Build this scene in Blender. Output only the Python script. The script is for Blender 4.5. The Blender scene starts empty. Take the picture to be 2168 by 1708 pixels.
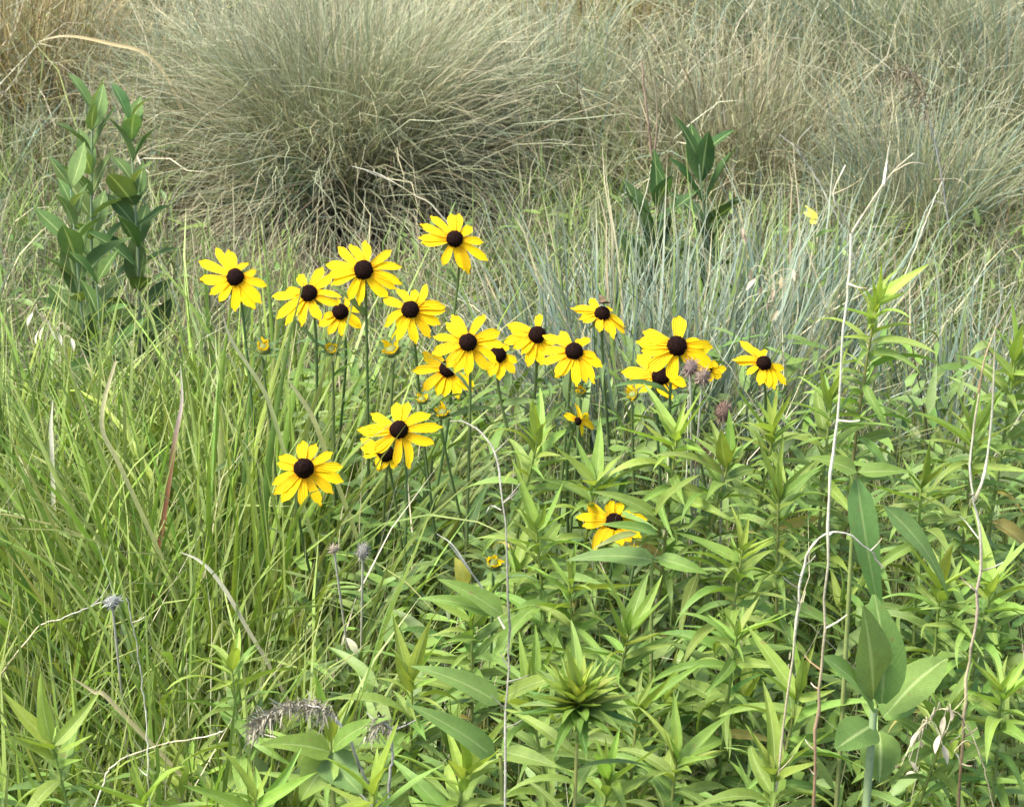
import bpy, math, random
import numpy as np
from mathutils import Vector, Matrix

SC = bpy.context.scene
COL = SC.collection
random.seed(11)
RG = np.random.default_rng(11)

# ---------------------------------------------------------------- camera
CAM_Z, PITCH, HFOV = 1.5, math.radians(26.0), math.radians(24.0)
cam_d = bpy.data.cameras.new('camera')
cam = bpy.data.objects.new('camera', cam_d)
COL.objects.link(cam)
cam.location = (0, 0, CAM_Z)
cam.rotation_euler = (math.pi / 2 - PITCH, 0, 0)
cam_d.sensor_width = 36.0
cam_d.lens = 18.0 / math.tan(HFOV / 2)
cam_d.clip_start, cam_d.clip_end = 0.05, 900.0
cam_d.dof.use_dof = True
cam_d.dof.focus_distance = 2.2
cam_d.dof.aperture_fstop = 36.0
SC.camera = cam

# ---------------------------------------------------------------- sky, sun, exposure
SUN_EL, SUN_AZ = math.radians(62), math.radians(-112)      # azimuth clockwise from +Y
world = bpy.data.worlds.new('World')
SC.world = world
world.use_nodes = True
wn, wl = world.node_tree.nodes, world.node_tree.links
sky = wn.new('ShaderNodeTexSky')
sky.sky_type = 'NISHITA'
sky.sun_disc = False
sky.sun_elevation, sky.sun_rotation = SUN_EL, SUN_AZ
sky.air_density, sky.dust_density = 1.0, 3.0
bg = wn['Background']
bg.inputs['Strength'].default_value = 0.15
wl.new(sky.outputs['Color'], bg.inputs['Color'])
sun_d = bpy.data.lights.new('sun', 'SUN')
sun_d.energy, sun_d.angle, sun_d.color = 2.7, math.radians(18), (1.0, 0.965, 0.9)
sun = bpy.data.objects.new('sun', sun_d)
COL.objects.link(sun)
sd = Vector((math.sin(SUN_AZ) * math.cos(SUN_EL), math.cos(SUN_AZ) * math.cos(SUN_EL), math.sin(SUN_EL)))
sun.rotation_euler = sd.to_track_quat('Z', 'Y').to_euler()
sun.location = sd * 20
SC.view_settings.view_transform = 'Standard'
SC.view_settings.look = 'None'
SC.view_settings.gamma = 1.0
SC.view_settings.exposure = 1.7
SC.cycles.max_bounces = 8
SC.cycles.transmission_bounces = 6

# ---------------------------------------------------------------- pixel -> place (photo at 2168 x 1708)
TH = math.tan(HFOV / 2)
FWD = Vector((0, math.cos(PITCH), -math.sin(PITCH)))
UPV = Vector((0, math.sin(PITCH), math.cos(PITCH)))
def ray(px, py):
    return FWD + Vector((1, 0, 0)) * ((px - 1084) / 1084 * TH) + UPV * (-(py - 854) / 1084 * TH)
def at(px, py, Y):
    d = ray(px, py)
    return Vector((0, 0, CAM_Z)) + d * (Y / d.y)
def gnd(px, py, z=0.0):
    d = ray(px, py)
    return Vector((0, 0, CAM_Z)) + d * ((z - CAM_Z) / d.z)

# ---------------------------------------------------------------- materials
def new_mat(name):
    m = bpy.data.materials.new(name)
    m.use_nodes = True
    nt = m.node_tree
    nt.nodes.clear()
    return m, nt.nodes, nt.links
def N(nodes, t, **kw):
    n = nodes.new(t)
    for k, v in kw.items():
        setattr(n, k, v)
    return n
def mixc(nodes, links, blend, fac, a, b):
    n = nodes.new('ShaderNodeMix')
    n.data_type, n.blend_type = 'RGBA', blend
    for s, v in ((0, fac), (6, a), (7, b)):
        if hasattr(v, 'is_output'):
            links.new(v, n.inputs[s])
        else:
            n.inputs[s].default_value = v if s == 0 else (*v, 1)[:4]
    return n.outputs[2]
def mth(nodes, links, op, a, b=None, c=None, clamp=False):
    n = nodes.new('ShaderNodeMath')
    n.operation, n.use_clamp = op, clamp
    for i, v in enumerate((a, b, c)):
        if v is None:
            continue
        if hasattr(v, 'is_output'):
            links.new(v, n.inputs[i])
        else:
            n.inputs[i].default_value = v
    return n.outputs[0]

def plant_mat(name, kind, rough=0.5, trans=0.32, spec=0.35, vein=0.0, tcol=(1.25, 1.2, 0.55), fine=260.0, famp=0.45, spots=0.0, hue=0.035):
    """kind: 'tint' = per-blade colour attribute x object colour, 'obj' = object colour."""
    m, nd, lk = new_mat(name)
    oi = N(nd, 'ShaderNodeObjectInfo')
    col = oi.outputs['Color']
    if kind == 'tint':
        at_ = N(nd, 'ShaderNodeAttribute', attribute_name='tint')
        col = mixc(nd, lk, 'MULTIPLY', 1.0, col, at_.outputs['Color'])
    tc = N(nd, 'ShaderNodeTexCoord')
    # blotchy natural variation
    n1 = N(nd, 'ShaderNodeTexNoise')
    n1.inputs['Scale'].default_value = 38.0
    n1.inputs['Detail'].default_value = 3.0
    geo = N(nd, 'ShaderNodeNewGeometry')
    lk.new(geo.outputs['Position'], n1.inputs['Vector'])
    hs = N(nd, 'ShaderNodeHueSaturation')
    lk.new(col, hs.inputs['Color'])
    rnd = oi.outputs['Random']
    lk.new(mth(nd, lk, 'MULTIPLY_ADD', rnd, hue, 0.5 - hue / 2), hs.inputs['Hue'])
    n2 = N(nd, 'ShaderNodeTexNoise')
    n2.inputs['Scale'].default_value = fine
    n2.inputs['Detail'].default_value = 4.0
    lk.new(geo.outputs['Position'], n2.inputs['Vector'])
    v = mth(nd, lk, 'ADD', mth(nd, lk, 'MULTIPLY_ADD', n1.outputs['Fac'], 0.6, 0.7 - famp * 0.5), mth(nd, lk, 'MULTIPLY', n2.outputs['Fac'], famp))
    lk.new(v, hs.inputs['Value'])
    col = hs.outputs['Color']
    if spots > 0:                                           # dry brown specks and edges
        n3 = N(nd, 'ShaderNodeTexNoise')
        n3.inputs['Scale'].default_value = 120.0
        n3.inputs['Detail'].default_value = 5.0
        lk.new(geo.outputs['Position'], n3.inputs['Vector'])
        sp_ = mth(nd, lk, 'MULTIPLY', mth(nd, lk, 'SUBTRACT', n3.outputs['Fac'], 0.665), 14.0, clamp=True)
        col = mixc(nd, lk, 'MIX', mth(nd, lk, 'MULTIPLY', sp_, spots), col, (0.2, 0.13, 0.05))
    bump = None
    if vein > 0:
        uv = N(nd, 'ShaderNodeUVMap')
        sp = N(nd, 'ShaderNodeSeparateXYZ')
        lk.new(uv.outputs['UV'], sp.inputs['Vector'])
        ax = mth(nd, lk, 'ABSOLUTE', mth(nd, lk, 'SUBTRACT', sp.outputs['X'], 0.5))
        rib = mth(nd, lk, 'SUBTRACT', 1.0, mth(nd, lk, 'DIVIDE', ax, 0.07), clamp=True)
        side = mth(nd, lk, 'ADD', mth(nd, lk, 'MULTIPLY', sp.outputs['Y'], 15.0), mth(nd, lk, 'MULTIPLY', ax, -9.0))
        fr = mth(nd, lk, 'ABSOLUTE', mth(nd, lk, 'SUBTRACT', mth(nd, lk, 'FRACT', side), 0.5))
        sv = mth(nd, lk, 'SUBTRACT', 1.0, mth(nd, lk, 'DIVIDE', fr, 0.13), clamp=True)
        vn = mth(nd, lk, 'MULTIPLY_ADD', sv, 0.22, rib, clamp=True)
        pale = mixc(nd, lk, 'MIX', 0.55, col, (0.42, 0.5, 0.2))
        col = mixc(nd, lk, 'MIX', mth(nd, lk, 'MULTIPLY', vn, vein), col, pale)
        bump = N(nd, 'ShaderNodeBump')
        bump.inputs['Strength'].default_value = 0.35
        bump.inputs['Distance'].default_value = 0.002
        lk.new(vn, bump.inputs['Height'])
    pb = N(nd, 'ShaderNodeBsdfPrincipled')
    lk.new(col, pb.inputs['Base Color'])
    pb.inputs['Roughness'].default_value = rough
    pb.inputs['Specular IOR Level'].default_value = spec
    if bump:
        lk.new(bump.outputs['Normal'], pb.inputs['Normal'])
    out = N(nd, 'ShaderNodeOutputMaterial')
    if trans > 0:
        tr = N(nd, 'ShaderNodeBsdfTranslucent')
        lk.new(mixc(nd, lk, 'MULTIPLY', 1.0, col, tcol), tr.inputs['Color'])
        mx = N(nd, 'ShaderNodeMixShader')
        mx.inputs[0].default_value = trans
        lk.new(pb.outputs[0], mx.inputs[1])
        lk.new(tr.outputs[0], mx.inputs[2])
        lk.new(mx.outputs[0], out.inputs['Surface'])
    else:
        lk.new(pb.outputs[0], out.inputs['Surface'])
    return m

M_LEAF = plant_mat('leaf_green', 'obj', 0.52, 0.36, 0.3, vein=0.75, spots=0.6)
M_BROAD = plant_mat('leaf_broad', 'obj', 0.72, 0.28, 0.1, vein=1.0, spots=0.5)
M_BLADE = plant_mat('grass_blade', 'tint', 0.5, 0.32, 0.35)
M_STRAW = plant_mat('dry_straw', 'tint', 0.75, 0.2, 0.2, tcol=(1.1, 1.0, 0.8), hue=0.008)
M_STEM = plant_mat('stem', 'tint', 0.6, 0.0, 0.3)
M_TWIG = plant_mat('dead_twig', 'tint', 0.85, 0.0, 0.15, fine=520.0, famp=1.1, hue=0.006)
M_FINE = plant_mat('fine_grass', 'tint', 0.6, 0.26, 0.25, tcol=(1.1, 1.12, 0.85), hue=0.01)
M_FUZZ = plant_mat('dry_fluff', 'tint', 0.95, 0.15, 0.05, tcol=(1.1, 1.0, 0.9), hue=0.006)

def petal_mat():
    m, nd, lk = new_mat('yellow_petal')
    uv = N(nd, 'ShaderNodeUVMap')
    sp = N(nd, 'ShaderNodeSeparateXYZ')
    lk.new(uv.outputs['UV'], sp.inputs['Vector'])
    oi = N(nd, 'ShaderNodeObjectInfo')
    base = mth(nd, lk, 'SUBTRACT', 1.0, mth(nd, lk, 'DIVIDE', sp.outputs['Y'], 0.45), clamp=True)
    base = mth(nd, lk, 'MULTIPLY', base, 0.75)
    col = mixc(nd, lk, 'MIX', base, (0.94, 0.635, 0.008), (0.88, 0.41, 0.004))
    # fine lengthwise grooves of the ray
    gr = mth(nd, lk, 'SINE', mth(nd, lk, 'MULTIPLY', sp.outputs['X'], 38.0))
    col = mixc(nd, lk, 'MULTIPLY', mth(nd, lk, 'MULTIPLY_ADD', gr, 0.12, 0.12), col, (0.85, 0.66, 0.3))
    hs = N(nd, 'ShaderNodeHueSaturation')
    lk.new(col, hs.inputs['Color'])
    lk.new(mth(nd, lk, 'MULTIPLY_ADD', oi.outputs['Random'], 0.018, 0.491), hs.inputs['Hue'])
    lk.new(mth(nd, lk, 'MULTIPLY_ADD', oi.outputs['Random'], 0.14, 0.9), hs.inputs['Value'])
    bp = N(nd, 'ShaderNodeBump')
    bp.inputs['Strength'].default_value = 0.6
    bp.inputs['Distance'].default_value = 0.0008
    lk.new(gr, bp.inputs['Height'])
    pb = N(nd, 'ShaderNodeBsdfPrincipled')
    lk.new(hs.outputs['Color'], pb.inputs['Base Color'])
    pb.inputs['Roughness'].default_value = 0.6
    pb.inputs['Specular IOR Level'].default_value = 0.2
    lk.new(bp.outputs['Normal'], pb.inputs['Normal'])
    tr = N(nd, 'ShaderNodeBsdfTranslucent')
    lk.new(hs.outputs['Color'], tr.inputs['Color'])
    mx = N(nd, 'ShaderNodeMixShader')
    mx.inputs[0].default_value = 0.35
    out = N(nd, 'ShaderNodeOutputMaterial')
    lk.new(pb.outputs[0], mx.inputs[1])
    lk.new(tr.outputs[0], mx.inputs[2])
    lk.new(mx.outputs[0], out.inputs['Surface'])
    return m
M_PETAL = petal_mat()

def simple_mat(name, c1, c2, scale, rough=0.8, bump=0.6, dist=0.002, spec=0.25):
    m, nd, lk = new_mat(name)
    tc = N(nd, 'ShaderNodeTexCoord')
    n1 = N(nd, 'ShaderNodeTexNoise')
    n1.inputs['Scale'].default_value = scale
    n1.inputs['Detail'].default_value = 6.0
    lk.new(tc.outputs['Object'], n1.inputs['Vector'])
    cr = N(nd, 'ShaderNodeValToRGB')
    cr.color_ramp.elements[0].position, cr.color_ramp.elements[1].position = 0.35, 0.68
    cr.color_ramp.elements[0].color, cr.color_ramp.elements[1].color = (*c1, 1), (*c2, 1)
    lk.new(n1.outputs['Fac'], cr.inputs['Fac'])
    pb = N(nd, 'ShaderNodeBsdfPrincipled')
    pb.inputs['Roughness'].default_value = rough
    pb.inputs['Specular IOR Level'].default_value = spec
    lk.new(cr.outputs['Color'], pb.inputs['Base Color'])
    bp = N(nd, 'ShaderNodeBump')
    bp.inputs['Strength'].default_value, bp.inputs['Distance'].default_value = bump, dist
    lk.new(n1.outputs['Fac'], bp.inputs['Height'])
    lk.new(bp.outputs['Normal'], pb.inputs['Normal'])
    out = N(nd, 'ShaderNodeOutputMaterial')
    lk.new(pb.outputs[0], out.inputs['Surface'])
    return m
M_DISC = simple_mat('dark_cone', (0.0022, 0.0009, 0.0006), (0.016, 0.006, 0.0035), 700, 0.8, 0.9, 0.0012, 0.06)
M_SOIL = simple_mat('soil', (0.03, 0.024, 0.016), (0.11, 0.09, 0.055), 9, 0.95, 0.8, 0.03)
M_WING = simple_mat('insect_wing', (0.28, 0.17, 0.09), (0.45, 0.3, 0.18), 400, 0.6, 0.2, 0.0003)
M_BUG = simple_mat('insect_body', (0.02, 0.012, 0.008), (0.06, 0.04, 0.025), 500, 0.6, 0.3, 0.0003)

# ---------------------------------------------------------------- mesh helpers
def mk_mesh(name, V, F, mat, uv=None, tint=None, smooth=True):
    """V (n,3), F (m,4) quads; uv (n,2) and tint (n,3) per vertex."""
    V = np.asarray(V, dtype=np.float32).reshape(-1, 3)
    F = np.asarray(F, dtype=np.int32).reshape(-1, 4)
    me = bpy.data.meshes.new(name)
    me.vertices.add(len(V))
    me.vertices.foreach_set('co', V.ravel())
    me.loops.add(F.size)
    me.loops.foreach_set('vertex_index', F.ravel())
    me.polygons.add(len(F))
    me.polygons.foreach_set('loop_start', np.arange(0, F.size, 4, dtype=np.int32))
    me.polygons.foreach_set('loop_total', np.full(len(F), 4, dtype=np.int32))
    if smooth:
        me.polygons.foreach_set('use_smooth', np.ones(len(F), dtype=bool))
    if uv is not None:
        l = me.uv_layers.new(name='UVMap')
        l.data.foreach_set('uv', np.asarray(uv, dtype=np.float32)[F.ravel()].ravel())
    if tint is not None:
        a = me.color_attributes.new('tint', 'FLOAT_COLOR', 'POINT')
        t = np.ones((len(V), 4), dtype=np.float32)
        t[:, :3] = tint
        a.data.foreach_set('color', t.ravel())
    me.materials.append(mat)
    me.update(calc_edges=True)
    return me

def add_obj(name, me, parent=None, mat=None, color=None):
    o = bpy.data.objects.new(name, me)
    COL.objects.link(o)
    if parent is not None:
        o.parent = parent
    if mat is not None:
        o.matrix_local = mat
    if color is not None:
        o.color = (*color, 1.0)
    return o
def tag(o, label=None, cat=None, group=None, kind=None):
    for k, v in (('label', label), ('category', cat), ('group', group), ('kind', kind)):
        if v:
            o[k] = v
    return o
def empty(name, loc, label=None, cat=None, group=None, rz=0.0):
    o = bpy.data.objects.new(name, None)
    o.empty_display_size = 0.02
    COL.objects.link(o)
    o.location = loc
    o.rotation_euler = (0, 0, rz)
    return tag(o, label, cat, group)

def grid_faces(nr, nc):
    i = np.arange(nr - 1)[:, None] * nc + np.arange(nc - 1)[None, :]
    return np.stack([i, i + 1, i + nc + 1, i + nc], -1).reshape(-1, 4)
def tube(pts, radii, sides=6):
    P = np.array([list(p) for p in pts], dtype=float)
    T = np.gradient(P, axis=0)
    T /= np.linalg.norm(T, axis=1, keepdims=True) + 1e-12
    ref = np.array([0.31, 0.93, 0.17])
    A = np.cross(T, ref); A /= np.linalg.norm(A, axis=1, keepdims=True) + 1e-12
    B = np.cross(T, A)
    a = np.linspace(0, 2 * np.pi, sides, endpoint=False)
    R = np.asarray(radii, dtype=float)[:, None, None]
    V = P[:, None, :] + R * (np.cos(a)[None, :, None] * A[:, None, :] + np.sin(a)[None, :, None] * B[:, None, :])
    n = len(P)
    i = np.arange(n - 1)[:, None] * sides
    j = np.arange(sides)[None, :]
    k = (j + 1) % sides
    F = np.stack([i + j, i + k, i + sides + k, i + sides + j], -1).reshape(-1, 4)
    return V.reshape(-1, 3), F
def smooth_path(pts, n=14):
    """Catmull-Rom through the points."""
    P = [Vector(p) for p in pts]
    if len(P) == 2:
        return [P[0].lerp(P[1], i / (n - 1)) for i in range(n)]
    Q = [P[0] * 2 - P[1]] + P + [P[-1] * 2 - P[-2]]
    out = []
    m = max(2, n // (len(P) - 1))
    for k in range(len(P) - 1):
        p0, p1, p2, p3 = Q[k:k + 4]
        for i in range(m):
            t = i / m
            out.append(0.5 * ((2 * p1) + (p2 - p0) * t + (2 * p0 - 5 * p1 + 4 * p2 - p3) * t * t + (3 * p1 - p0 - 3 * p2 + p3) * t ** 3))
    out.append(P[-1])
    return out
def stem_mesh(name, pts, r0, r1, c0, c1, sides=6, mat=None, rough=0.0):
    n = len(pts)
    rad = [r0 + (r1 - r0) * i / (n - 1) for i in range(n)]
    if rough:
        rad = [r * random.uniform(1 - rough, 1 + rough) for r in rad]
    V, F = tube(pts, rad, sides)
    if isinstance(c0, list):                       # list of colours along the stem
        cs = np.array(c0)
        x = np.linspace(0, len(cs) - 1, n)
        t = np.stack([np.interp(x, range(len(cs)), cs[:, k]) for k in range(3)], 1)
    else:
        t = np.linspace(0, 1, n)[:, None] * (np.array(c1) - np.array(c0)) + np.array(c0)
    if rough:
        t = t * RG.uniform(0.75, 1.2, (n, 1))
    return mk_mesh(name, V, F, mat or M_STEM, tint=np.repeat(t, sides, 0))

def blades(root, az, tilt, bend, length, width, tints, seg=7, curl=0.0, wig=0.0, fold=False, power=1.4, tipc=None, roll=None):
    """Many grass blades in one array. All inputs per blade. Returns V, F, tint, uv."""
    n = len(az)
    s = np.linspace(0, 1, seg + 1)
    th = tilt[:, None] + bend[:, None] * s[None, :] ** power
    ph = az[:, None] + curl * RG.normal(0, 1, (n, 1)) * s[None, :]
    if wig > 0:
        th = th + RG.normal(0, wig, (n, seg + 1)) * s[None, :]
        ph = ph + RG.normal(0, wig * 1.5, (n, seg + 1)) * s[None, :]
    d = np.stack([np.sin(th) * np.cos(ph), np.sin(th) * np.sin(ph), np.cos(th)], -1)
    stp = d[:, :-1] * (length[:, None, None] / seg)
    P = np.concatenate([np.zeros((n, 1, 3)), np.cumsum(stp, 1)], 1) + root[:, None, :]
    P[:, :, 2] = np.maximum(P[:, :, 2], 0.004 + 0.006 * s[None, :])
    if roll is None:
        roll = RG.uniform(-1.2, 1.2, n)
    hs = np.stack([-np.sin(ph), np.cos(ph), np.zeros_like(ph)], -1)
    nr = np.cross(d, hs)
    r = roll[:, None, None] * (0.6 + 0.4 * s[None, :, None])
    side = hs * np.cos(r) + nr * np.sin(r)
    up = np.cross(side, d)
    w = width[:, None] * (np.minimum(1.0, 0.55 + 1.6 * s) * (1 - s ** 2.6) + 0.03)[None, :]
    if fold:
        off = [(-0.5, 0.0), (0.0, -0.22), (0.5, 0.0)]
    else:
        off = [(-0.5, 0.0), (0.5, 0.0)]
    nc = len(off)
    V = np.stack([P + side * (w * a)[:, :, None] + up * (w * b)[:, :, None] for a, b in off], 2)
    base = grid_faces(seg + 1, nc)
    F = (np.arange(n)[:, None, None] * ((seg + 1) * nc) + base[None]).reshape(-1, 4)
    T = np.repeat(np.repeat(tints[:, None, None, :], seg + 1, 1), nc, 2)
    if tipc is not None:
        k = (np.clip((s - 0.6) / 0.4, 0, 1) ** 1.5)[None, :, None, None] * RG.uniform(0, 1, (n, 1, 1, 1))
        T = T * (1 - k) + np.array(tipc)[None, None, None, :] * k
    uv = np.stack(np.broadcast_arrays(np.linspace(0, 1, nc)[None, None, :], np.repeat(s[None, :, None], n, 0)), -1)
    return V.reshape(-1, 3), F, T.reshape(-1, 3), uv.reshape(-1, 2)

def palette(n, cols, w=None, var=0.3):
    c = np.array(cols)
    i = RG.choice(len(c), n, p=None if w is None else np.array(w) / np.sum(w))
    return c[i] * RG.uniform(1 - var, 1 + var, (n, 1)) * RG.uniform(0.95, 1.05, (n, 3))

# leaves: unit length along +X, base at the origin, upper side +Z
def leaf_mesh(name, mat, wid, arch, droop, fold, kind='lance', wave=0.05, nl=8, nc=4, serr=0.0):
    s = np.linspace(0, 1, nl + 1)
    u = np.linspace(-1, 1, nc + 1)
    if kind == 'lance':
        w = (1 - s) ** 0.9 * (1 - np.exp(-s * 7.5)) * 1.55 + 0.012
    elif kind == 'ovate':
        w = np.sin(np.pi * np.clip(s, 0.012, 0.99) ** 0.8) ** 0.75
    else:
        w = np.sin(np.pi * np.clip(s, 0.01, 0.985) ** 0.9) ** 0.95
    ang = arch - droop * s ** 1.3
    dx, dz = np.cos(ang), np.sin(ang)
    X = np.concatenate([[0], np.cumsum((dx[1:] + dx[:-1]) / 2)]) / nl
    Z = np.concatenate([[0], np.cumsum((dz[1:] + dz[:-1]) / 2)]) / nl
    ph = random.uniform(0, 6.28)
    swp = random.uniform(-0.12, 0.12)
    V = np.zeros((nl + 1, nc + 1, 3))
    for j, uu in enumerate(u):
        ww = wid * 0.5 * w * uu
        V[:, j, 0] = X - np.sin(ang) * abs(uu) * wid * fold * w * 0.5
        V[:, j, 1] = ww + swp * s ** 2
        V[:, j, 2] = Z + np.cos(ang) * abs(uu) * wid * fold * w * 0.5 + wave * wid * np.sin(s * 9 + ph + (2 if uu > 0 else 0)) * abs(uu)
    uv = np.stack(np.broadcast_arrays((u[None, :] + 1) / 2, s[:, None]), -1).reshape(-1, 2)
    return mk_mesh(name, V.reshape(-1, 3), grid_faces(nl + 1, nc + 1), mat, uv=uv)

LANCE = [leaf_mesh('lance_leaf', M_LEAF, random.uniform(0.125, 0.18), random.uniform(0.1, 0.4), random.uniform(0.4, 1.6), random.uniform(0.25, 0.7), wave=random.uniform(0.03, 0.14)) for _ in range(14)]
LANCE_UP = [leaf_mesh('young_leaf', M_LEAF, random.uniform(0.15, 0.21), random.uniform(-0.1, 0.1), random.uniform(-0.25, 0.5), random.uniform(0.4, 0.8)) for _ in range(8)]
OVATE = [leaf_mesh('oval_leaf', M_BROAD, random.uniform(0.42, 0.5), random.uniform(0.0, 0.2), random.uniform(0.1, 0.5), random.uniform(0.12, 0.3), 'ovate') for _ in range(5)]
ELLIP = [leaf_mesh('pointed_oval_leaf', M_BROAD, random.uniform(0.29, 0.37), random.uniform(0.0, 0.25), random.uniform(0.1, 0.6), random.uniform(0.2, 0.5), 'ellip') for _ in range(8)]

def leaf_matrix(pos, az, elev, roll, L, wf=1.0):
    return (Matrix.Translation(pos) @ Matrix.Rotation(az, 4, 'Z') @ Matrix.Rotation(-elev, 4, 'Y') @ Matrix.Rotation(roll, 4, 'X')
            @ Matrix.Diagonal((L, L * wf, L, 1)))
def leaf_between(parent, base, a, b, width, color, up=Vector((0, -0.5, 0.86)), sag=0.12, mat=None, kind='lance', roll=0.0):
    """A leaf of its own shape from point a to point b (world), child of parent at base."""
    d = b - a
    L = d.length
    X = d.normalized()
    Z = (up - X * up.dot(X)).normalized()
    Y = Z.cross(X)
    Rm = Matrix((X, Y, Z)).transposed().to_4x4() @ Matrix.Rotation(roll, 4, 'X')
    me = leaf_mesh('leaf', mat or M_LEAF, width / L, sag * 2, sag * 4, random.uniform(0.2, 0.45) if kind == 'lance' else random.uniform(0.05, 0.15), kind)
    return add_obj('leaf', me, parent, Matrix.Translation(a - base) @ Rm @ Matrix.Diagonal((L, L, L, 1)), color)

YOUNG, MID, OLD = (0.275, 0.365, 0.055), (0.152, 0.235, 0.042), (0.1, 0.172, 0.035)
def jit(c, v=0.15):
    k = random.uniform(1 - v, 1 + v)
    return tuple(x * k * random.uniform(0.95, 1.05) for x in c)
def lerp3(a, b, t):
    return tuple(x + (y - x) * t for x, y in zip(a, b))

# ================================================================ SETTING
def build_ground():
    xs = np.concatenate([[-400, -100, -30, -10], np.linspace(-5, 5, 41), [10, 30, 100, 400]])
    ys = np.concatenate([[-400, -100, -30, -8], np.linspace(-2, 9, 45), [15, 40, 120, 400]])
    XX, YY = np.meshgrid(xs, ys)
    Z = -0.014 + 0.01 * np.sin(XX * 3.1 + YY) * np.sin(YY * 2.3 - XX)
    V = np.stack([XX, YY, Z], -1).reshape(-1, 3)
    g = add_obj('ground', mk_mesh('ground', V, grid_faces(len(ys), len(xs)), M_SOIL))
    tag(g, kind='structure')
build_ground()

def stuff_blades(name, label, cat, roots, cols, w, L, wid, tilt, bend, mat=None, seg=5, wig=0.15, tipc=None, var=0.2, curl=0.3):
    var = 0.36
    n = len(roots)
    V, F, T, uv = blades(roots, RG.uniform(0, 2 * np.pi, n), np.abs(RG.normal(0, tilt, n)), RG.normal(bend, 0.5, n),
                         RG.uniform(*L, n), RG.uniform(*wid, n), palette(n, cols, w, var), seg=seg, wig=wig, tipc=tipc, curl=curl)
    o = add_obj(name, mk_mesh(name, V, F, mat or M_BLADE, uv=uv, tint=T))
    return tag(o, label, cat, None, 'stuff')

G1, G2, G3 = (0.15, 0.225, 0.045), (0.11, 0.17, 0.037), (0.23, 0.29, 0.09)
BLU, BLU2 = (0.155, 0.22, 0.165), (0.08, 0.125, 0.085)
ST1, ST2, ST3 = (0.43, 0.395, 0.245), (0.26, 0.225, 0.13), (0.13, 0.1, 0.06)
OLV = (0.205, 0.225, 0.11)
GGR = (0.245, 0.27, 0.165)

HOLLOW = gnd(735, 405)
def clear_hollow(r):
    d = np.hypot(r[:, 0] - HOLLOW.x, (r[:, 1] - HOLLOW.y + 0.14) * 0.8)
    return r[d > 0.3]
def not_left(r):
    return r[(r[:, 0] > -0.21 * r[:, 1] / 2) | (r[:, 1] < 1.7)]
def scatter(n, x0, x1, y0, y1, z=-0.008):
    """x limits are given at y = 2.2 and widen with distance."""
    y = RG.uniform(y0, y1, n)
    x = RG.uniform(x0, x1, n) * (0.35 + y / 2.2 * 0.65)
    return np.stack([x, y, np.full(n, z)], 1)

stuff_blades('dry_thatch', 'matted dry straw lying over the ground between the clumps', 'thatch',
             clear_hollow(scatter(42000, -1.25, 1.25, 2.4, 8.0)), [ST1, ST2, ST3, OLV], [3, 4, 3, 4], (0.08, 0.26), (0.0012, 0.0024), 0.9, 0.5, M_STRAW, 4, 0.35, curl=0.7)
stuff_blades('meadow_grass', 'fine mixed grass covering the slope behind the flowers', 'grass',
             scatter(58000, -1.2, 1.2, 3.8, 7.6), [OLV, (0.5, 0.47, 0.34), GGR, BLU, ST2, G3, ST3], [4, 4, 4, 3, 3, 1, 2], (0.12, 0.42), (0.0012, 0.0029), 0.6, 0.9, M_FINE, 6, 0.4, ST1)
stuff_blades('mixed_sward', 'short mixed green and straw grass between the flowers and the big clump', 'grass',
             clear_hollow(scatter(28000, -0.8, 0.8, 2.35, 4.0)), [OLV, ST1, G1, G2, BLU2, G3, ST3], [3, 2, 4, 4, 3, 2, 1], (0.06, 0.23), (0.0014, 0.0028), 0.5, 0.9, M_FINE, 5, 0.3, ST1)
stuff_blades('straw_bits', 'thin pale dry stems mixed through the green thicket', 'straw',
             scatter(1500, -0.62, 0.62, 1.2, 2.6), [ST1, (0.5, 0.46, 0.33), OLV], [3, 2, 3], (0.2, 0.5), (0.0012, 0.0024), 0.4, 0.6, M_STRAW, 6, 0.18)
stuff_blades('low_grass', 'short green grass and shoots around the flower stems', 'grass',
             scatter(20000, -0.62, 0.62, 1.15, 2.55), [G1, G2, G3, BLU2], [4, 3, 3, 1], (0.12, 0.36), (0.002, 0.005), 0.35, 0.6, None, 5, 0.15, (0.3, 0.3, 0.12))
stuff_blades('far_grass', 'distant pale grass beyond the clumps', 'grass',
             scatter(9000, -1.2, 1.2, 8.3, 26.0), [OLV, ST1, G2, BLU], [4, 4, 2, 2], (0.4, 0.8), (0.006, 0.012), 0.35, 0.8, None, 4, 0.15, ST1)

lg = scatter(4800, -0.62, -0.19, 1.6, 2.6)
stuff_blades('left_meadow_grass', 'dense yellow-green grass blades between the broad tufts on the left', 'grass',
             lg, [(0.18, 0.275, 0.045), (0.225, 0.315, 0.055), (0.115, 0.19, 0.033), (0.09, 0.15, 0.03)], [4, 3, 3, 2], (0.18, 0.5), (0.0034, 0.0085), 0.3, 0.7, None, 7, 0.05, (0.3, 0.3, 0.12))

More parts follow.
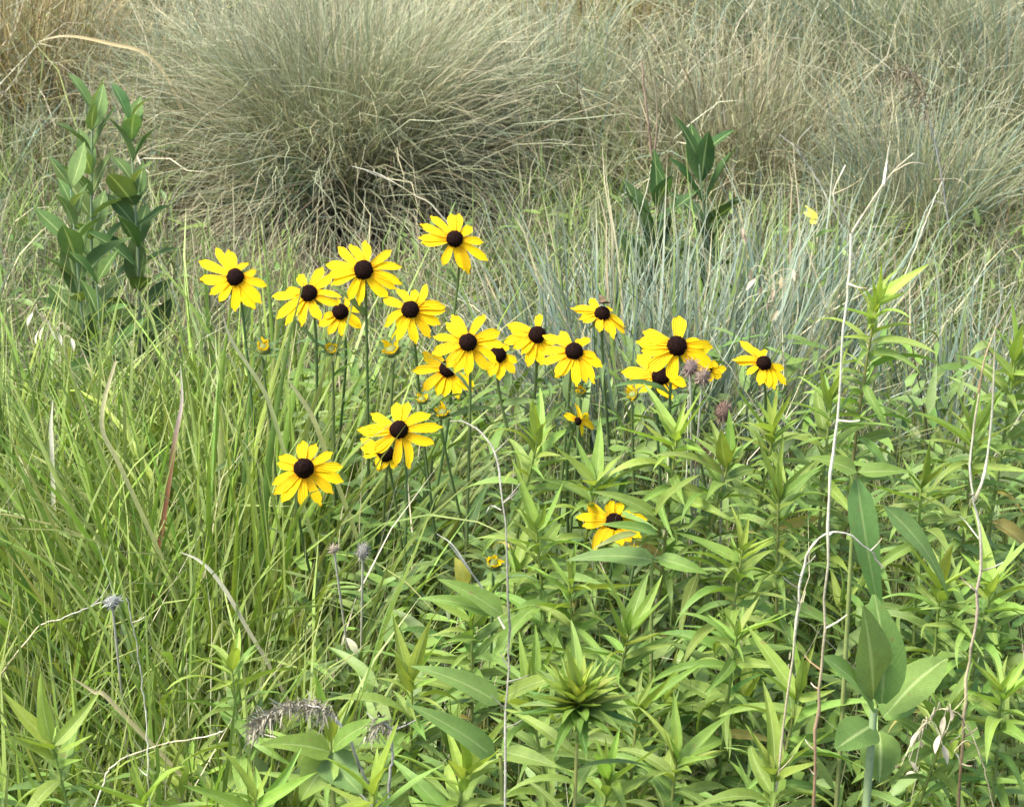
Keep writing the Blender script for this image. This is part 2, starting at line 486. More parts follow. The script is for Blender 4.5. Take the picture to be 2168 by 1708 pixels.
def leafy_stuff(name, label, roots, hmax, L, wd, cols, mat, zmin=0.02):
    """Loose small leaves on hidden shoots: undergrowth nobody could count."""
    n = len(roots)
    roots = roots.copy()
    roots[:, 2] = RG.uniform(zmin, 1, n) * hmax
    s = np.linspace(0, 1, 6)
    az, el = RG.uniform(0, 2 * np.pi, n), RG.normal(0.35, 0.4, n)
    ln, ww = RG.uniform(*L, n), RG.uniform(*wd, n)
    a = el[:, None] - RG.uniform(0.2, 1.2, n)[:, None] * s[None] ** 1.2
    st = np.stack([np.cos(a) * np.cos(az)[:, None], np.cos(a) * np.sin(az)[:, None], np.sin(a)], -1) * (ln / 5)[:, None, None]
    P = np.concatenate([np.zeros((n, 1, 3)), np.cumsum(st[:, :-1], 1)], 1) + roots[:, None, :]
    side = np.stack([-np.sin(az), np.cos(az), RG.normal(0, 0.35, n)], -1)[:, None, :]
    wv = (ww[:, None] * ((1 - s) ** 0.9 * (1 - np.exp(-s * 7)) * 1.5 + 0.02)[None])[:, :, None]
    V = np.stack([P - side * wv * 0.5, P + np.array([0, 0, -0.16]) * wv, P + side * wv * 0.5], 2)
    F = (np.arange(n)[:, None, None] * 18 + grid_faces(6, 3)[None]).reshape(-1, 4)
    T = np.repeat(palette(n, cols), 18, 0)
    uv = np.stack(np.broadcast_arrays(np.array([0, .5, 1.])[None, None, :], np.repeat(s[None, :, None], n, 0)), -1).reshape(-1, 2)
    o = add_obj(name, mk_mesh(name, V.reshape(-1, 3), F, mat, uv=uv, tint=T))
    return tag(o, label, 'undergrowth', None, 'stuff')
leafy_stuff('undergrowth', 'low green leaves filling the gaps under the taller plants', not_left(scatter(14000, -0.62, 0.62, 1.15, 2.6)), 0.33, (0.025, 0.07), (0.006, 0.013), [G1, G2, MID, OLD, (0.17, 0.24, 0.065)], M_BLADE)
leafy_stuff('weed_seedlings', 'small green weeds among the grass in front of the big clump', clear_hollow(scatter(2600, -0.6, 0.6, 2.5, 3.6)), 0.13, (0.02, 0.05), (0.004, 0.009), [G1, G2, OLD], M_BLADE)

# ================================================================ BUNCHGRASS CLUMPS
def clump_mesh(name, n, R, L, wid, tilt, bend, cols, w, tipc=None, wig=0.12, mat=None, seg=8, power=1.4):
    r = R * np.sqrt(RG.uniform(0, 1, n))
    a = RG.uniform(0, 2 * np.pi, n)
    root = np.stack([r * np.cos(a), r * np.sin(a), np.full(n, -0.01)], 1)
    az = a + RG.normal(0, 0.75, n)
    tl = np.abs(RG.normal(0, 1, n)) * tilt * (0.35 + 0.9 * r / R)
    V, F, T, uv = blades(root, az, np.minimum(tl, 1.35), np.abs(RG.normal(bend, bend * 0.45, n)), RG.uniform(*L, n), RG.uniform(*wid, n),
                         palette(n, cols, w), seg=seg, wig=wig, tipc=tipc, curl=0.35, power=power)
    return mk_mesh(name, V, F, mat or M_FINE, uv=uv, tint=T)

CM_BIG = clump_mesh('bluestem_leaves', 5600, 0.17, (0.28, 0.68), (0.0013, 0.0031), 0.62, 1.05, [GGR, (0.18, 0.215, 0.13), ST1, (0.31, 0.325, 0.2), OLV, ST2], [4, 3, 2, 3, 3, 1], ST1, 0.3)
CM_BIGS = clump_mesh('bluestem_thatch', 1500, 0.2, (0.25, 0.6), (0.0014, 0.003), 0.95, 1.6, [ST1, ST2, ST3, GGR], [4, 3, 3, 3], None, 0.16, M_STRAW)
CM_MED = [clump_mesh('clump_leaves', 1500, 0.15, (0.18, 0.56), (0.0013, 0.003), 0.55, 0.8, c, w, ST1, 0.3) for c, w in (
    ([BLU, GGR, OLV, ST1], [4, 4, 3, 2]), ([OLV, GGR, ST1, BLU], [4, 4, 3, 2]), ([ST1, ST2, OLV, ST3, GGR], [3, 3, 3, 2, 2]))]
CM_BLUE = clump_mesh('blue_grass_leaves', 460, 0.12, (0.22, 0.52), (0.0024, 0.0052), 0.32, 0.5, [BLU, BLU2, (0.24, 0.3, 0.225), G1, G2, ST1, ST2], [4, 3, 2, 1, 1, 1, 1], ST1, 0.16)
CM_DRY = clump_mesh('dry_leaves', 500, 0.14, (0.12, 0.4), (0.0011, 0.0022), 0.75, 1.0, [ST1, ST2, ST3], [3, 3, 3], None, 0.25, M_STRAW)

def clump(name, label, pos, parts, scale=1.0, group=None, rz=None):
    e = empty(name, (pos[0], pos[1], 0), label, 'grass clump', group, random.uniform(0, 6.28) if rz is None else rz)
    for pn, me, colr, zs in parts:
        o = add_obj(pn, me, e, Matrix.Diagonal((scale, scale, scale * zs, 1)), colr)
        o['kind'] = 'stuff'
    return e
W1 = (1, 1, 1)
p = gnd(735, 405)
clump('bluestem_clump', 'large grey-green mounded grass clump with a dark hollow base, behind the flowers', p, [('leaves', CM_BIG, W1, 1), ('dead_leaves', CM_BIGS, W1, 1)], 0.77)
BK = 'clumps of fine grass on the slope behind the flowers'
for px, py, lab, k, sc in (
    (60, 260, 'brownish straw clump at the upper left edge behind the dark leafy plant', 2, 0.9),
    (330, 40, 'pale arching grass clump at the top, left of the big mounded clump', 1, 0.9),
    (1290, 150, 'golden dry grass clump at the top, right of the big mounded clump', 2, 0.8),
    (1620, 190, 'silvery swirled grass clump at the top right of centre', 0, 0.85),
    (1850, 260, 'tall grey-green grass clump near the top right, behind the dead branching stalk', 0, 1.0),
    (2120, 330, 'drooping pale grass clump at the right edge, upper half', 1, 0.95),
    (1150, 330, 'low arching green-grey grass clump touching the right flank of the big clump', 0, 0.75),
    (1560, 420, 'thin straw coloured clump right of the dark broad-leaved plant', 2, 0.75),
    (1930, 520, 'green-grey grass clump behind the tallest narrow-leaved plant', 0, 0.7),
    (470, 330, 'pale combed-over grass clump against the left flank of the big clump', 1, 0.75)):
    q = gnd(px, py)
    tc_ = (1.22, 1.08, 0.75) if 'golden' in lab else (0.95, 0.82, 0.66) if 'brownish' in lab else W1
    clump('grass_clump', lab, q, [('leaves', CM_MED[k], tc_, 1), ('dead_leaves', CM_DRY, tc_, 1)], sc, BK)
farlab = 'hazy fine grass clump at the very top of the picture, farthest back'
for i in range(46):
    y = random.uniform(4.9, 9.0)
    x = random.uniform(-0.34, 0.34) * y
    clump('grass_clump', farlab, (x, y), [('leaves', CM_MED[random.choice((0, 0, 1, 1, 2))], W1, random.uniform(0.85, 1.1))], random.uniform(0.85, 1.15), 'far clumps along the top')

for px, Y, lab, sc in (
    (1330, 2.62, 'upright blue-green grass clump behind the flower with the perched insect', 1.0),
    (1480, 2.72, 'blue-green grass clump behind the right-hand pair of flowers', 0.95),
    (2010, 2.7, 'blue-green grass clump at the right, beyond the tallest narrow-leaved plant', 0.8),
    (1560, 2.6, 'blue-green grass clump behind the rightmost flower', 0.85),
    (1680, 3.0, 'thin blue-green clump around the yellow blossom in the right half', 0.8),
    (1225, 2.8, 'leaning blue-green clump right of the topmost flower', 0.8)):
    q = at(px, 800, Y)
    clump('blue_grass_clump', lab, q, [('leaves', CM_BLUE, W1, 1)], sc, 'blue-green grass clumps behind the flowers')
q = gnd(620, 452)
clump('blue_grass_clump', 'small pale blue-green tuft drooping at the dark foot of the big mounded clump', q, [('leaves', CM_BLUE, (1.15, 1.2, 1.25), 0.8)], 0.55, 'blue-green grass clumps behind the flowers')
q = at(10, 1500, 1.95)
clump('blue_grass_clump', 'dark blue-green grass clump at the lower left edge', q, [('leaves', CM_BLUE, (0.8, 0.9, 0.8), 1)], 0.75, 'blue-green grass clumps behind the flowers')

# ================================================================ BROAD GRASS, each blade a part
def broad_tuft(label, base, n, L, fan, lean, cols, wid=(0.0048, 0.011), group='broad green grass tufts on the left'):
    """fan: half angle left-right, lean: mean tilt towards -X (left)."""
    e = empty('broad_grass_tuft', (base[0], base[1], 0), label, 'grass tuft', group)
    for i in range(int(n * 1.4)):
        tx = random.gauss(lean, fan)
        ty = random.gauss(0, 0.22)
        az = math.atan2(ty, -tx)
        tilt = min(1.2, math.hypot(tx, ty))
        c = palette(1, cols, None, 0.2)
        l = random.uniform(*L)
        tc = (0.36, 0.3, 0.14) if random.random() < 0.35 else None
        root = np.array([[random.gauss(0, 0.035), random.gauss(0, 0.035), -0.01]])
        bend = abs(random.gauss(0.6, 0.35)) if random.random() < 0.78 else random.uniform(1.2, 2.3)
        V, F, T, uv = blades(root, np.array([az + random.gauss(0, .2)]), np.array([tilt]), np.array([bend]), np.array([l]),
                             np.array([random.uniform(*wid)]), c, seg=10, wig=0.03, fold=True, power=2.0, tipc=tc,
                             roll=np.array([random.uniform(-1.3, 1.3)]))
        add_obj('blade', mk_mesh('blade', V, F, M_BLADE, uv=uv, tint=T), e)
    return e
BG = [(0.18, 0.28, 0.045), (0.23, 0.32, 0.055), (0.13, 0.21, 0.04), (0.25, 0.31, 0.09)]
for px, py, Y, n, L, fan, lean, lab in (
    (470, 1500, 2.12, 80, (0.36, 0.62), 0.16, 0.05, 'tall upright broad-bladed green grass tuft left of the two lowest flowers'),
    (360, 1500, 2.05, 90, (0.36, 0.6), 0.2, 0.25, 'broad green grass tuft fanning to the left in the left middle'),
    (230, 1560, 1.95, 90, (0.3, 0.54), 0.22, 0.4, 'broad green grass tuft sweeping left near the left edge'),
    (90, 1500, 2.15, 70, (0.3, 0.54), 0.25, 0.2, 'broad green grass tuft at the left edge, half out of the picture'),
    (560, 1450, 2.25, 36, (0.35, 0.6), 0.2, -0.08, 'sparse grass tuft with kinked blades just left of the lowest flower'),
    (270, 1100, 2.4, 55, (0.25, 0.46), 0.28, 0.1, 'grass tuft in front of the dark leafy plant on the left'),
    (60, 1000, 2.5, 50, (0.25, 0.46), 0.3, 0.0, 'light green grass tuft at the left edge below the brown straw clump'),
    (700, 1350, 2.25, 22, (0.3, 0.5), 0.25, -0.1, 'small grass tuft between the two lowest flowers')):
    b = at(px, py, Y)
    broad_tuft(lab, b, n, L, fan, lean, BG)
broad_tuft('thin grass tuft rising behind the flowers in the middle', at(960, 900, 2.55), 22, (0.25, 0.45), 0.3, 0.0, [G1, G3, BLU], (0.003, 0.006), 'broad green grass tufts on the left')

# ================================================================ LEAFY WILDFLOWERS
def leafy_plant(label, top, lean=(0, 0), n=34, L=(0.055, 0.1), tipbright=0.6, group=None, name='leafy_wildflower', dense=False, stemc=None, wf=1.0, low=0.28, tone=1.0):
    base = Vector((top.x - lean[0], top.y - lean[1], 0))
    h = top.z
    tone *= random.uniform(0.85, 1.2)
    e = empty(name, base, label, 'plant', group)
    t = top - base
    bow = Vector((random.gauss(0, 0.012), random.gauss(0, 0.012), 0))
    pts = [Vector((0, 0, -0.01)), Vector((t.x * 0.3, t.y * 0.3, h * 0.4)) + bow, Vector((t.x * 0.7, t.y * 0.7, h * 0.75)) + bow * 0.6, t]
    path = smooth_path(pts, 15)
    sc = stemc or random.choice([((0.22, 0.17, 0.08), (0.2, 0.25, 0.06)), ((0.13, 0.16, 0.06), (0.19, 0.26, 0.05)), ((0.25, 0.18, 0.1), (0.22, 0.24, 0.06))])
    add_obj('stem', stem_mesh('stem', path, 0.0026, 0.0011, sc[0], sc[1]), e)
    az0 = random.uniform(0, 6.28)
    for i in range(n):
        f = i / (n - 1)                                   # 0 low .. 1 top
        q = low + (1 - low) * (1 - (1 - f) ** 1.35)
        k = q * (len(path) - 1)
        a = min(int(k), len(path) - 2)
        pos = path[a].lerp(path[a + 1], k - a)
        grow = math.sin(math.pi * min(1, (0.18 + 0.72 * (1 - f)))) ** 0.7
        ll = (L[0] + (L[1] - L[0]) * random.random() ** 1.3) * (0.3 + 0.75 * grow)
        elev = -0.15 + 0.45 * f + 1.0 * max(0, f - 0.72) / 0.28 * 0.75 + random.gauss(0, 0.28)
        c = lerp3(OLD, MID, min(1, f * 1.6))
        if f > 0.7:
            c = lerp3(c, YOUNG, (f - 0.7) / 0.3 * tipbright)
        c = jit(tuple(x * tone for x in c))
        if f < 0.45 and random.random() < 0.07:
            c = jit((0.34, 0.29, 0.08))
        me = random.choice(LANCE_UP if f > 0.86 else LANCE)
        add_obj('leaf', me, e, leaf_matrix(pos, az0 + i * 2.39996 + random.gauss(0, 0.2), elev, random.gauss(0, 0.4), ll, wf * random.uniform(0.8, 1.2)), c)
    if dense:
        for i in range(64):                               # tight leafy bud at the tip
            f = i / 63
            me = random.choice(LANCE_UP)
            add_obj('bud_leaf', me, e, leaf_matrix(t + Vector((0, 0, 0.012 * f - 0.012)), i * 2.39996, -0.1 + 1.35 * f, random.gauss(0, .2), 0.05 - 0.022 * f, 1.2),
                    jit(lerp3((0.06, 0.13, 0.022), (0.28, 0.35, 0.05), f)))
    return e

GP = 'narrow-leaved leafy plants of the right and lower thicket'
WPL = [  # px, py, Y, n, tipbright, label
    (1855, 600, 2.15, 46, 1.0, 'tallest narrow-leaved plant with a bright yellow-green tip, right of the long pale stalk'),
    (1138, 890, 2.02, 34, 0.9, 'narrow-leaved plant with a splayed pale tip below the overlapping middle flowers'),
    (1432, 885, 2.03, 36, 0.8, 'narrow-leaved plant with upright light tip leaves right under the right-hand flower pair'),
    (1640, 865, 2.08, 38, 0.8, 'narrow-leaved plant whose tip touches the rightmost flower from below'),
    (1648, 1010, 1.9, 36, 0.5, 'bushy narrow-leaved plant left of the long pale stalk at mid height'),
    (1572, 1120, 1.82, 38, 0.8, 'narrow-leaved plant with yellowish forked tip right of the half-hidden low flower'),
    (2150, 720, 2.1, 40, 0.7, 'bright narrow-leaved plant cut by the right edge at mid height'),
    (1990, 1200, 1.78, 36, 0.8, 'narrow-leaved plant with light tip above the broad oval leaves'),
    (2120, 1420, 1.62, 36, 0.7, 'narrow-leaved plant with a pale tip rosette by the lower right edge'),
    (1432, 1560, 1.52, 34, 1.0, 'narrow-leaved plant with a bright yellow tip at the bottom, right of centre'),
    (872, 1400, 1.66, 34, 0.8, 'narrow-leaved plant with upright spiky tip left of the grey dead stalk'),
    (985, 1600, 1.5, 32, 1.0, 'narrow-leaved plant with crowded yellow-green tip at the bottom centre'),
    (490, 1370, 1.7, 30, 0.9, 'large narrow-leaved plant standing before the grass in the lower left'),
    (110, 1530, 1.58, 28, 0.9, 'curly-leaved light green plant in the bottom left corner'),
    (540, 1650, 1.45, 26, 1.0, 'bright yellow-green narrow-leaved tip at the bottom edge, left of centre'),
    (1135, 1080, 1.9, 34, 0.4, 'grey-green narrow-leaved plant beside the grey dead stalk in the middle'),
    (1560, 1300, 1.72, 34, 0.5, 'narrow-leaved plant with a tan stem between the centre and the broad oval leaves'),
    (1330, 1300, 1.75, 34, 0.4, 'dark narrow-leaved plant just below the half-hidden low flower'),
    (1000, 1270, 1.78, 30, 0.4, 'narrow-leaved plant crossed by the grey dead stalk'),
    (1690, 1420, 1.64, 30, 0.5, 'narrow-leaved plant immediately left of the broad oval leaves'),
    (1950, 990, 1.95, 34, 0.5, 'narrow-leaved plant between the long pale stalk and the forked right stalk'),
    (2060, 880, 2.05, 34, 0.5, 'narrow-leaved plant behind the forked pale stalk at the right'),
    (1290, 1600, 1.5, 28, 0.6, 'narrow-leaved plant under the round leafy bud at the bottom'),
    (1640, 1590, 1.5, 28, 0.6, 'narrow-leaved plant at the foot of the long pale stalk'),
    (2100, 1190, 1.76, 32, 0.6, 'narrow-leaved plant by the right edge below the forked stalk'),
    (1205, 1190, 1.85, 30, 0.5, 'narrow-leaved plant just left of the half-hidden low flower'),
    (1545, 930, 2.0, 32, 0.5, 'narrow-leaved plant beside the brown seed heads'),
    (1260, 980, 2.0, 28, 0.4, 'narrow-leaved plant below the small orange bloom'),
    (700, 1500, 1.6, 26, 0.5, 'narrow-leaved plant beside the grey drooping plume, lower left of centre'),
    (790, 1640, 1.47, 26, 0.6, 'narrow-leaved plant at the bottom edge right of the grey plume'),
    (2010, 1480, 1.6, 30, 0.5, 'narrow-leaved plant among the pale grass spikelets at the lower right'),
    (300, 1650, 1.5, 24, 0.5, 'low narrow-leaved plant at the bottom left among dry twigs'),
    (1760, 800, 2.1, 30, 0.4, 'narrow-leaved plant behind the long pale stalk, left of the tallest plant'),
    (1350, 1450, 1.62, 30, 0.5, 'narrow-leaved plant right of the round leafy bud'),
    (1120, 1430, 1.64, 30, 0.5, 'narrow-leaved plant left of the round leafy bud'),
]
for i, (px, py, Y, n, tb, lab) in enumerate(WPL):
    t = at(px, py + 42, Y)
    leafy_plant(lab, t, (random.gauss(0, 0.03), random.gauss(-0.02, 0.03)), int(n * 1.7), (0.038, 0.088), tb * random.uniform(0.6, 1), GP)
leafy_plant('plant topped by a dense round leafy bud, bottom centre right', at(1225, 1478, 1.41), (0.01, -0.02), 24, (0.05, 0.085), 0.2, None, dense=True, tone=0.85)
FILL = 'leafy stem crowded low in the thicket, mostly hidden by the plants in front'
k = 0
while k < 46:
    x, y = random.uniform(-0.3, 0.58), random.uniform(1.3, 2.15)
    lim = -0.02 if y > 1.72 else -0.3
    if x < lim or (0.19 < x < 0.37 and y < 1.58):
        continue
    leafy_plant(FILL, Vector((x, y, random.uniform(0.24, 0.36) + 0.06 * (y - 1.6))), (random.gauss(0, 0.03), random.gauss(0, 0.03)), 40, (0.036, 0.08), 0.4, 'hidden stems in the thicket', low=0.2)
    k += 1

# dark broad-leaved plants at the back
def opposite_plant(name, label, top, lean, pairs, L, meshes, col0, col1, elev=(0.5, 1.1), low=0.2, wf=1.0, group=None, r=0.0028):
    base = Vector((top.x - lean[0], top.y - lean[1], 0))
    e = empty(name, base, label, 'plant', group)
    t = top - base
    path = smooth_path([Vector((0, 0, -0.01)), t * 0.5 + Vector((random.gauss(0, .01), random.gauss(0, .01), 0)), t], 13)
    add_obj('stem', stem_mesh('stem', path, r, r * 0.5, (0.16, 0.19, 0.1), (0.2, 0.26, 0.14)), e)
    a0 = random.uniform(0, 3)
    for i in range(pairs):
        f = i / (pairs - 1)
        k = (low + (1 - low) * f) * (len(path) - 1)
        a = min(int(k), len(path) - 2)
        pos = path[a].lerp(path[a + 1], k - a)
        for s in (0, 1):
            ll = random.uniform(*L) * (1.0 - 0.35 * max(0, f - 0.6) / 0.4)
            el = elev[0] + (elev[1] - elev[0]) * f + random.gauss(0, 0.15)
            add_obj('leaf', random.choice(meshes), e, leaf_matrix(pos, a0 + i * 1.35 + s * math.pi + random.gauss(0, .2), el, random.gauss(0, .25), ll, wf), jit(lerp3(col0, col1, f ** 1.5)))
    return e
DG0, DG1 = (0.05, 0.09, 0.024), (0.12, 0.19, 0.065)
for px, py, Y, lean, lab in (
    (195, 230, 2.95, (0.01, 0.0), 'dark green broad-leaved plant at the upper left, taller left stem'),
    (275, 255, 2.92, (0.02, 0.02), 'dark green broad-leaved plant at the upper left, right stem of the pair'),
    (150, 400, 2.85, (-0.03, 0.0), 'shorter dark broad-leaved stem at the upper left, in front of the taller pair')):
    opposite_plant('broad_leaved_plant', lab, at(px, py, Y), lean, 14, (0.058, 0.098), ELLIP, DG0, DG1, (0.3, 1.0), 0.2, 1.15, group='dark broad-leaved plants behind')
for px, py, Y, lean, lab in (
    (1480, 340, 3.15, (0.01, 0.0), 'dark green broad-leaved plant behind the flowers, right of centre, taller stem'),
    (1390, 440, 3.1, (0.02, 0.0), 'dark green broad-leaved plant behind the flowers, right of centre, lower left stem')):
    opposite_plant('broad_leaved_plant', lab, at(px, py, Y), lean, 8, (0.085, 0.125), ELLIP, (0.03, 0.06, 0.018), (0.05, 0.1, 0.03), (0.5, 0.95), 0.3, group='dark broad-leaved plants behind')
opposite_plant('broad_leaved_plant', 'low dark broad leaves at the foot of the upper left leafy plant', at(205, 600, 2.7), (0, 0), 5, (0.07, 0.09), ELLIP, (0.05, 0.1, 0.025), (0.07, 0.13, 0.03), (0.2, 0.6), 0.35, group='dark broad-leaved plants behind')

# milkweed with big oval leaves (lower right)
def milkweed():
    top = at(1850, 1330, 1.5)
    base = Vector((top.x, top.y + 0.02, 0))
    e = empty('milkweed', base, 'milkweed with large smooth oval leaves and pale midribs, lower right', 'plant')
    path = smooth_path([Vector((0, 0, -0.01)), (top - base) * 0.6 + Vector((0.005, 0, 0)), at(1850, 1500, 1.54) - base], 10)
    add_obj('stem', stem_mesh('stem', path, 0.004, 0.003, (0.16, 0.2, 0.09), (0.2, 0.27, 0.12)), e)
    mw, dk = (0.15, 0.245, 0.06), (0.09, 0.16, 0.038)
    for a, b, w, c, ya, yb in (
        ((1850, 1490), (1803, 1305), 0.040, mw, 1.67, 1.65), ((1868, 1500), (1878, 1265), 0.040, mw, 1.67, 1.68),
        ((1850, 1510), (1745, 1430), 0.034, mw, 1.67, 1.62), ((1880, 1520), (1985, 1395), 0.036, mw, 1.68, 1.74),
        ((1845, 1545), (1775, 1605), 0.036, dk, 1.67, 1.63), ((1860, 1560), (1870, 1670), 0.036, dk, 1.69, 1.66),
        ((1870, 1530), (1925, 1480), 0.036, mw, 1.69, 1.74)):
        leaf_between(e, base, at(a[0], a[1] - 12, ya - .13), at(b[0], b[1] - 12, yb - .13), w * 0.9, jit(c, .06), sag=0.1, mat=M_BROAD, kind='ovate')
milkweed()

# long hanging leaves and other single big leaves
def big_leaf_plant(label, basepx, leaves, Y):
    b0 = at(*basepx, Y)
    base = Vector((b0.x, b0.y, 0))
    e = empty('leafy_wildflower', base, label, 'plant')
    add_obj('stem', stem_mesh('stem', smooth_path([Vector((0, 0, -0.01)), Vector((0.004, 0.004, b0.z * 0.5)), b0 - base], 10), 0.0026, 0.0016, (0.2, 0.18, 0.08), (0.2, 0.25, 0.07)), e)
    for a, b, w, c in leaves:
        leaf_between(e, base, at(*a, Y), at(*b, Y + random.uniform(-0.04, 0.02)), w, jit(c, .08), sag=0.14)
big_leaf_plant('plant with one long hanging leaf with a pale midrib above the oval leaves', (1812, 1000),
               [((1812, 1005), (1826, 1320), 0.022, (0.14, 0.235, 0.06)), ((1815, 1000), (1700, 960), 0.014, MID), ((1870, 1070), (2010, 1240), 0.018, (0.12, 0.21, 0.06)), ((1815, 1000), (1935, 1010), 0.013, MID)], 1.62)
big_leaf_plant('plant with three big blade-like leaves pointing left across the grey dead stalk', (1060, 1600),
               [((1050, 1605), (850, 1490), 0.021, (0.115, 0.21, 0.055)), ((1060, 1490), (866, 1395), 0.019, (0.12, 0.21, 0.05)), ((1065, 1300), (920, 1230), 0.017, MID),
                ((1050, 1300), (880, 1260), 0.012, MID), ((1065, 1480), (1230, 1420), 0.014, MID), ((1062, 1590), (1190, 1640), 0.015, MID)], 1.5)
big_leaf_plant('plant with broad dull leaves at the bottom, under the grey plume', (700, 1590),
               [((700, 1590), (545, 1575), 0.022, MID), ((690, 1600), (760, 1690), 0.03, (0.13, 0.2, 0.06)), ((700, 1600), (640, 1700), 0.03, MID), ((705, 1585), (830, 1500), 0.016, MID)], 1.52)
big_leaf_plant('plant whose pointed leaves cross in front of the half-hidden low flower', (1380, 1180),
               [((1390, 1185), (1195, 1180), 0.019, (0.11, 0.2, 0.05)), ((1350, 1128), (1245, 1160), 0.007, G3), ((1392, 1128), (1262, 1122), 0.012, MID),
                ((1385, 1090), (1490, 1010), 0.014, MID), ((1385, 1090), (1250, 1030), 0.012, MID), ((1390, 1180), (1500, 1230), 0.016, MID)], 1.83)

# ================================================================ BLACK-EYED SUSANS
def zA(x, y): return ((600 + x / 1.8852) * 0.62569, (650 + y / 1.8852) * 0.62569)
def zB(x, y): return ((1650 + x / 1.8852) * 0.62569, (900 + y / 1.8852) * 0.62569)
def zC(x, y): return ((850 + x / 1.8852) * 0.62569, (1250 + y / 1.8852) * 0.62569)
def zD(x, y): return ((1900 + x / 6.022) * 0.62569, (1620 + y / 6.022) * 0.62569)

def petal_mesh(r0, r1, wid, dr0, dr1, notch):
    """Ray floret along +X from r0 to r1 in the head's frame; z falls with the droop."""
    nl, nc = 7, 4
    s = np.linspace(0, 1, nl + 1)
    u = np.linspace(-1, 1, nc + 1)
    tip = r1 - r0
    w = wid * 0.5 * np.minimum(1, 0.5 + 0.95 * s) * np.where(s > 0.7, np.sqrt(np.clip(1 - ((s - 0.7) / 0.31) ** 2, 0, 1)), 1) + 0.0004
    ang = -(dr0 + (dr1 - dr0) * s)
    tw = random.gauss(0, 0.25)
    ch = random.uniform(0.08, 0.2)
    bendy = random.gauss(0, 0.0012)
    V = np.zeros((nl + 1, nc + 1, 3))
    Zc = np.concatenate([[0], np.cumsum(np.tan((ang[1:] + ang[:-1]) / 2)) * tip / nl])
    for j, uu in enumerate(u):
        V[:, j, 0] = r0 + tip * s - (abs(uu) ** 2) * tip * 0.05 * s ** 4 + (notch * tip * 0.05 * (s > 0.95) * (1 if j in (1, 3) else -0.6))
        V[:, j, 1] = w * uu + bendy * s ** 2 * 3
        V[:, j, 2] = Zc + ch * wid * (uu ** 2) * (1 - 0.4 * s) + tw * w * uu * s + 0.0004 * math.cos(uu * 6)
    uv = np.stack(np.broadcast_arrays((u[None, :] + 1) / 2, s[:, None]), -1).reshape(-1, 2)
    return mk_mesh('petal', V.reshape(-1, 3), grid_faces(nl + 1, nc + 1), M_PETAL, uv=uv)

def disc_mesh(rd, h):
    nr, na = 13, 34
    V = []
    for i in range(nr + 1):
        t = i / nr * math.pi * 0.56
        for j in range(na):
            a = 2 * math.pi * j / na + (i % 2) * math.pi / na
            b = 1 + random.uniform(-0.07, 0.09) * (1 if i > 1 else 0.2)
            V.append((rd * math.sin(t) * b * math.cos(a), rd * math.sin(t) * b * math.sin(a), (h * math.cos(t) if t < math.pi / 2 else rd * 0.7 * math.cos(t)) * (0.97 + 0.06 * random.random())))
    F = []
    for i in range(nr):
        for j in range(na):
            k = (j + 1) % na
            F.append((i * na + j, i * na + k, (i + 1) * na + k, (i + 1) * na + j)[::-1])
    return mk_mesh('flower_head', V, F, M_DISC)

BRACT = leaf_mesh('bract', M_LEAF, 0.3, 0.1, 0.5, 0.2)
def susan(label, c, tips, Y, el=42, yaw=0, rd=0.0087, hd=0.0088, droop=16, wid=0.0088, sway=None, group='black-eyed Susan flowers', nleaf=4, name='black_eyed_susan', color=None):
    C = at(*c, Y)
    elr, yr = math.radians(el), math.radians(yaw)
    nrm = Vector((math.sin(yr) * math.cos(elr), -math.cos(yr) * math.cos(elr), math.sin(elr)))
    e1 = Vector((math.cos(yr), math.sin(yr), 0))
    e2 = nrm.cross(e1)
    sw = sway or (random.gauss(0, 0.03), random.gauss(0.03, 0.03))
    base = Vector((C.x + sw[0], C.y + sw[1], 0))
    e = empty(name, base, label, 'flower', group)
    Rm = Matrix((e1, e2, nrm)).transposed().to_4x4()
    Cd = C - nrm * 0.004                                       # disc sits a little in front of its ray plane
    P0 = C - nrm * 0.006 - base
    pts = [Vector((0, 0, -0.01)), Vector((sw[0] * -0.1 + random.gauss(0, .008), sw[1] * -0.15, C.z * 0.45)), P0 - Vector((0, 0, 0.05)) - nrm * 0.012 + Vector((random.gauss(0, .004), 0, 0)), P0]
    path = smooth_path(pts, 18)
    add_obj('stem', stem_mesh('stem', path, 0.0019, 0.0014, (0.085, 0.12, 0.04), (0.075, 0.13, 0.035)), e)
    head = add_obj('flower_head', disc_mesh(rd, hd), e, Matrix.Translation(Cd - base) @ Rm)
    td = math.tan(math.radians(droop))
    O = Vector((0, 0, CAM_Z))
    for (tx, ty) in tips:
        d = ray(tx, ty)
        r = 0.03
        for _ in range(8):
            pl = Cd - nrm * ((r - rd * 0.7) * td)
            q = O + d * ((pl - O).dot(nrm) / d.dot(nrm))
            v = q - Cd
            lx, ly = v.dot(e1), v.dot(e2)
            r = min(0.046, math.hypot(lx, ly))
        r = max(0.016, r)
        a = math.atan2(ly, lx)
        dr = math.radians(droop)
        k = random.uniform(0.5, 0.9)
        pm = petal_mesh(rd * 0.72, r, wid * random.uniform(0.85, 1.15) * min(1.0, 0.65 + r / 0.085), dr * k, dr * (2 - k), random.uniform(0, 1))
        add_obj('petal', pm, head, Matrix.Rotation(a, 4, 'Z') @ Matrix.Translation((0, 0, random.uniform(-0.0012, 0.0006))))
    for i in range(9):
        add_obj('bract', BRACT, head, Matrix.Rotation(i * 0.698 + .2, 4, 'Z') @ Matrix.Translation((rd * 0.3, 0, -0.006)) @ Matrix.Rotation(0.35, 4, 'Y') @ Matrix.Diagonal((0.017, 0.017, 0.017, 1)), jit((0.1, 0.15, 0.05)))
    add_leaves(e, path, nleaf)
    return e, C, nrm
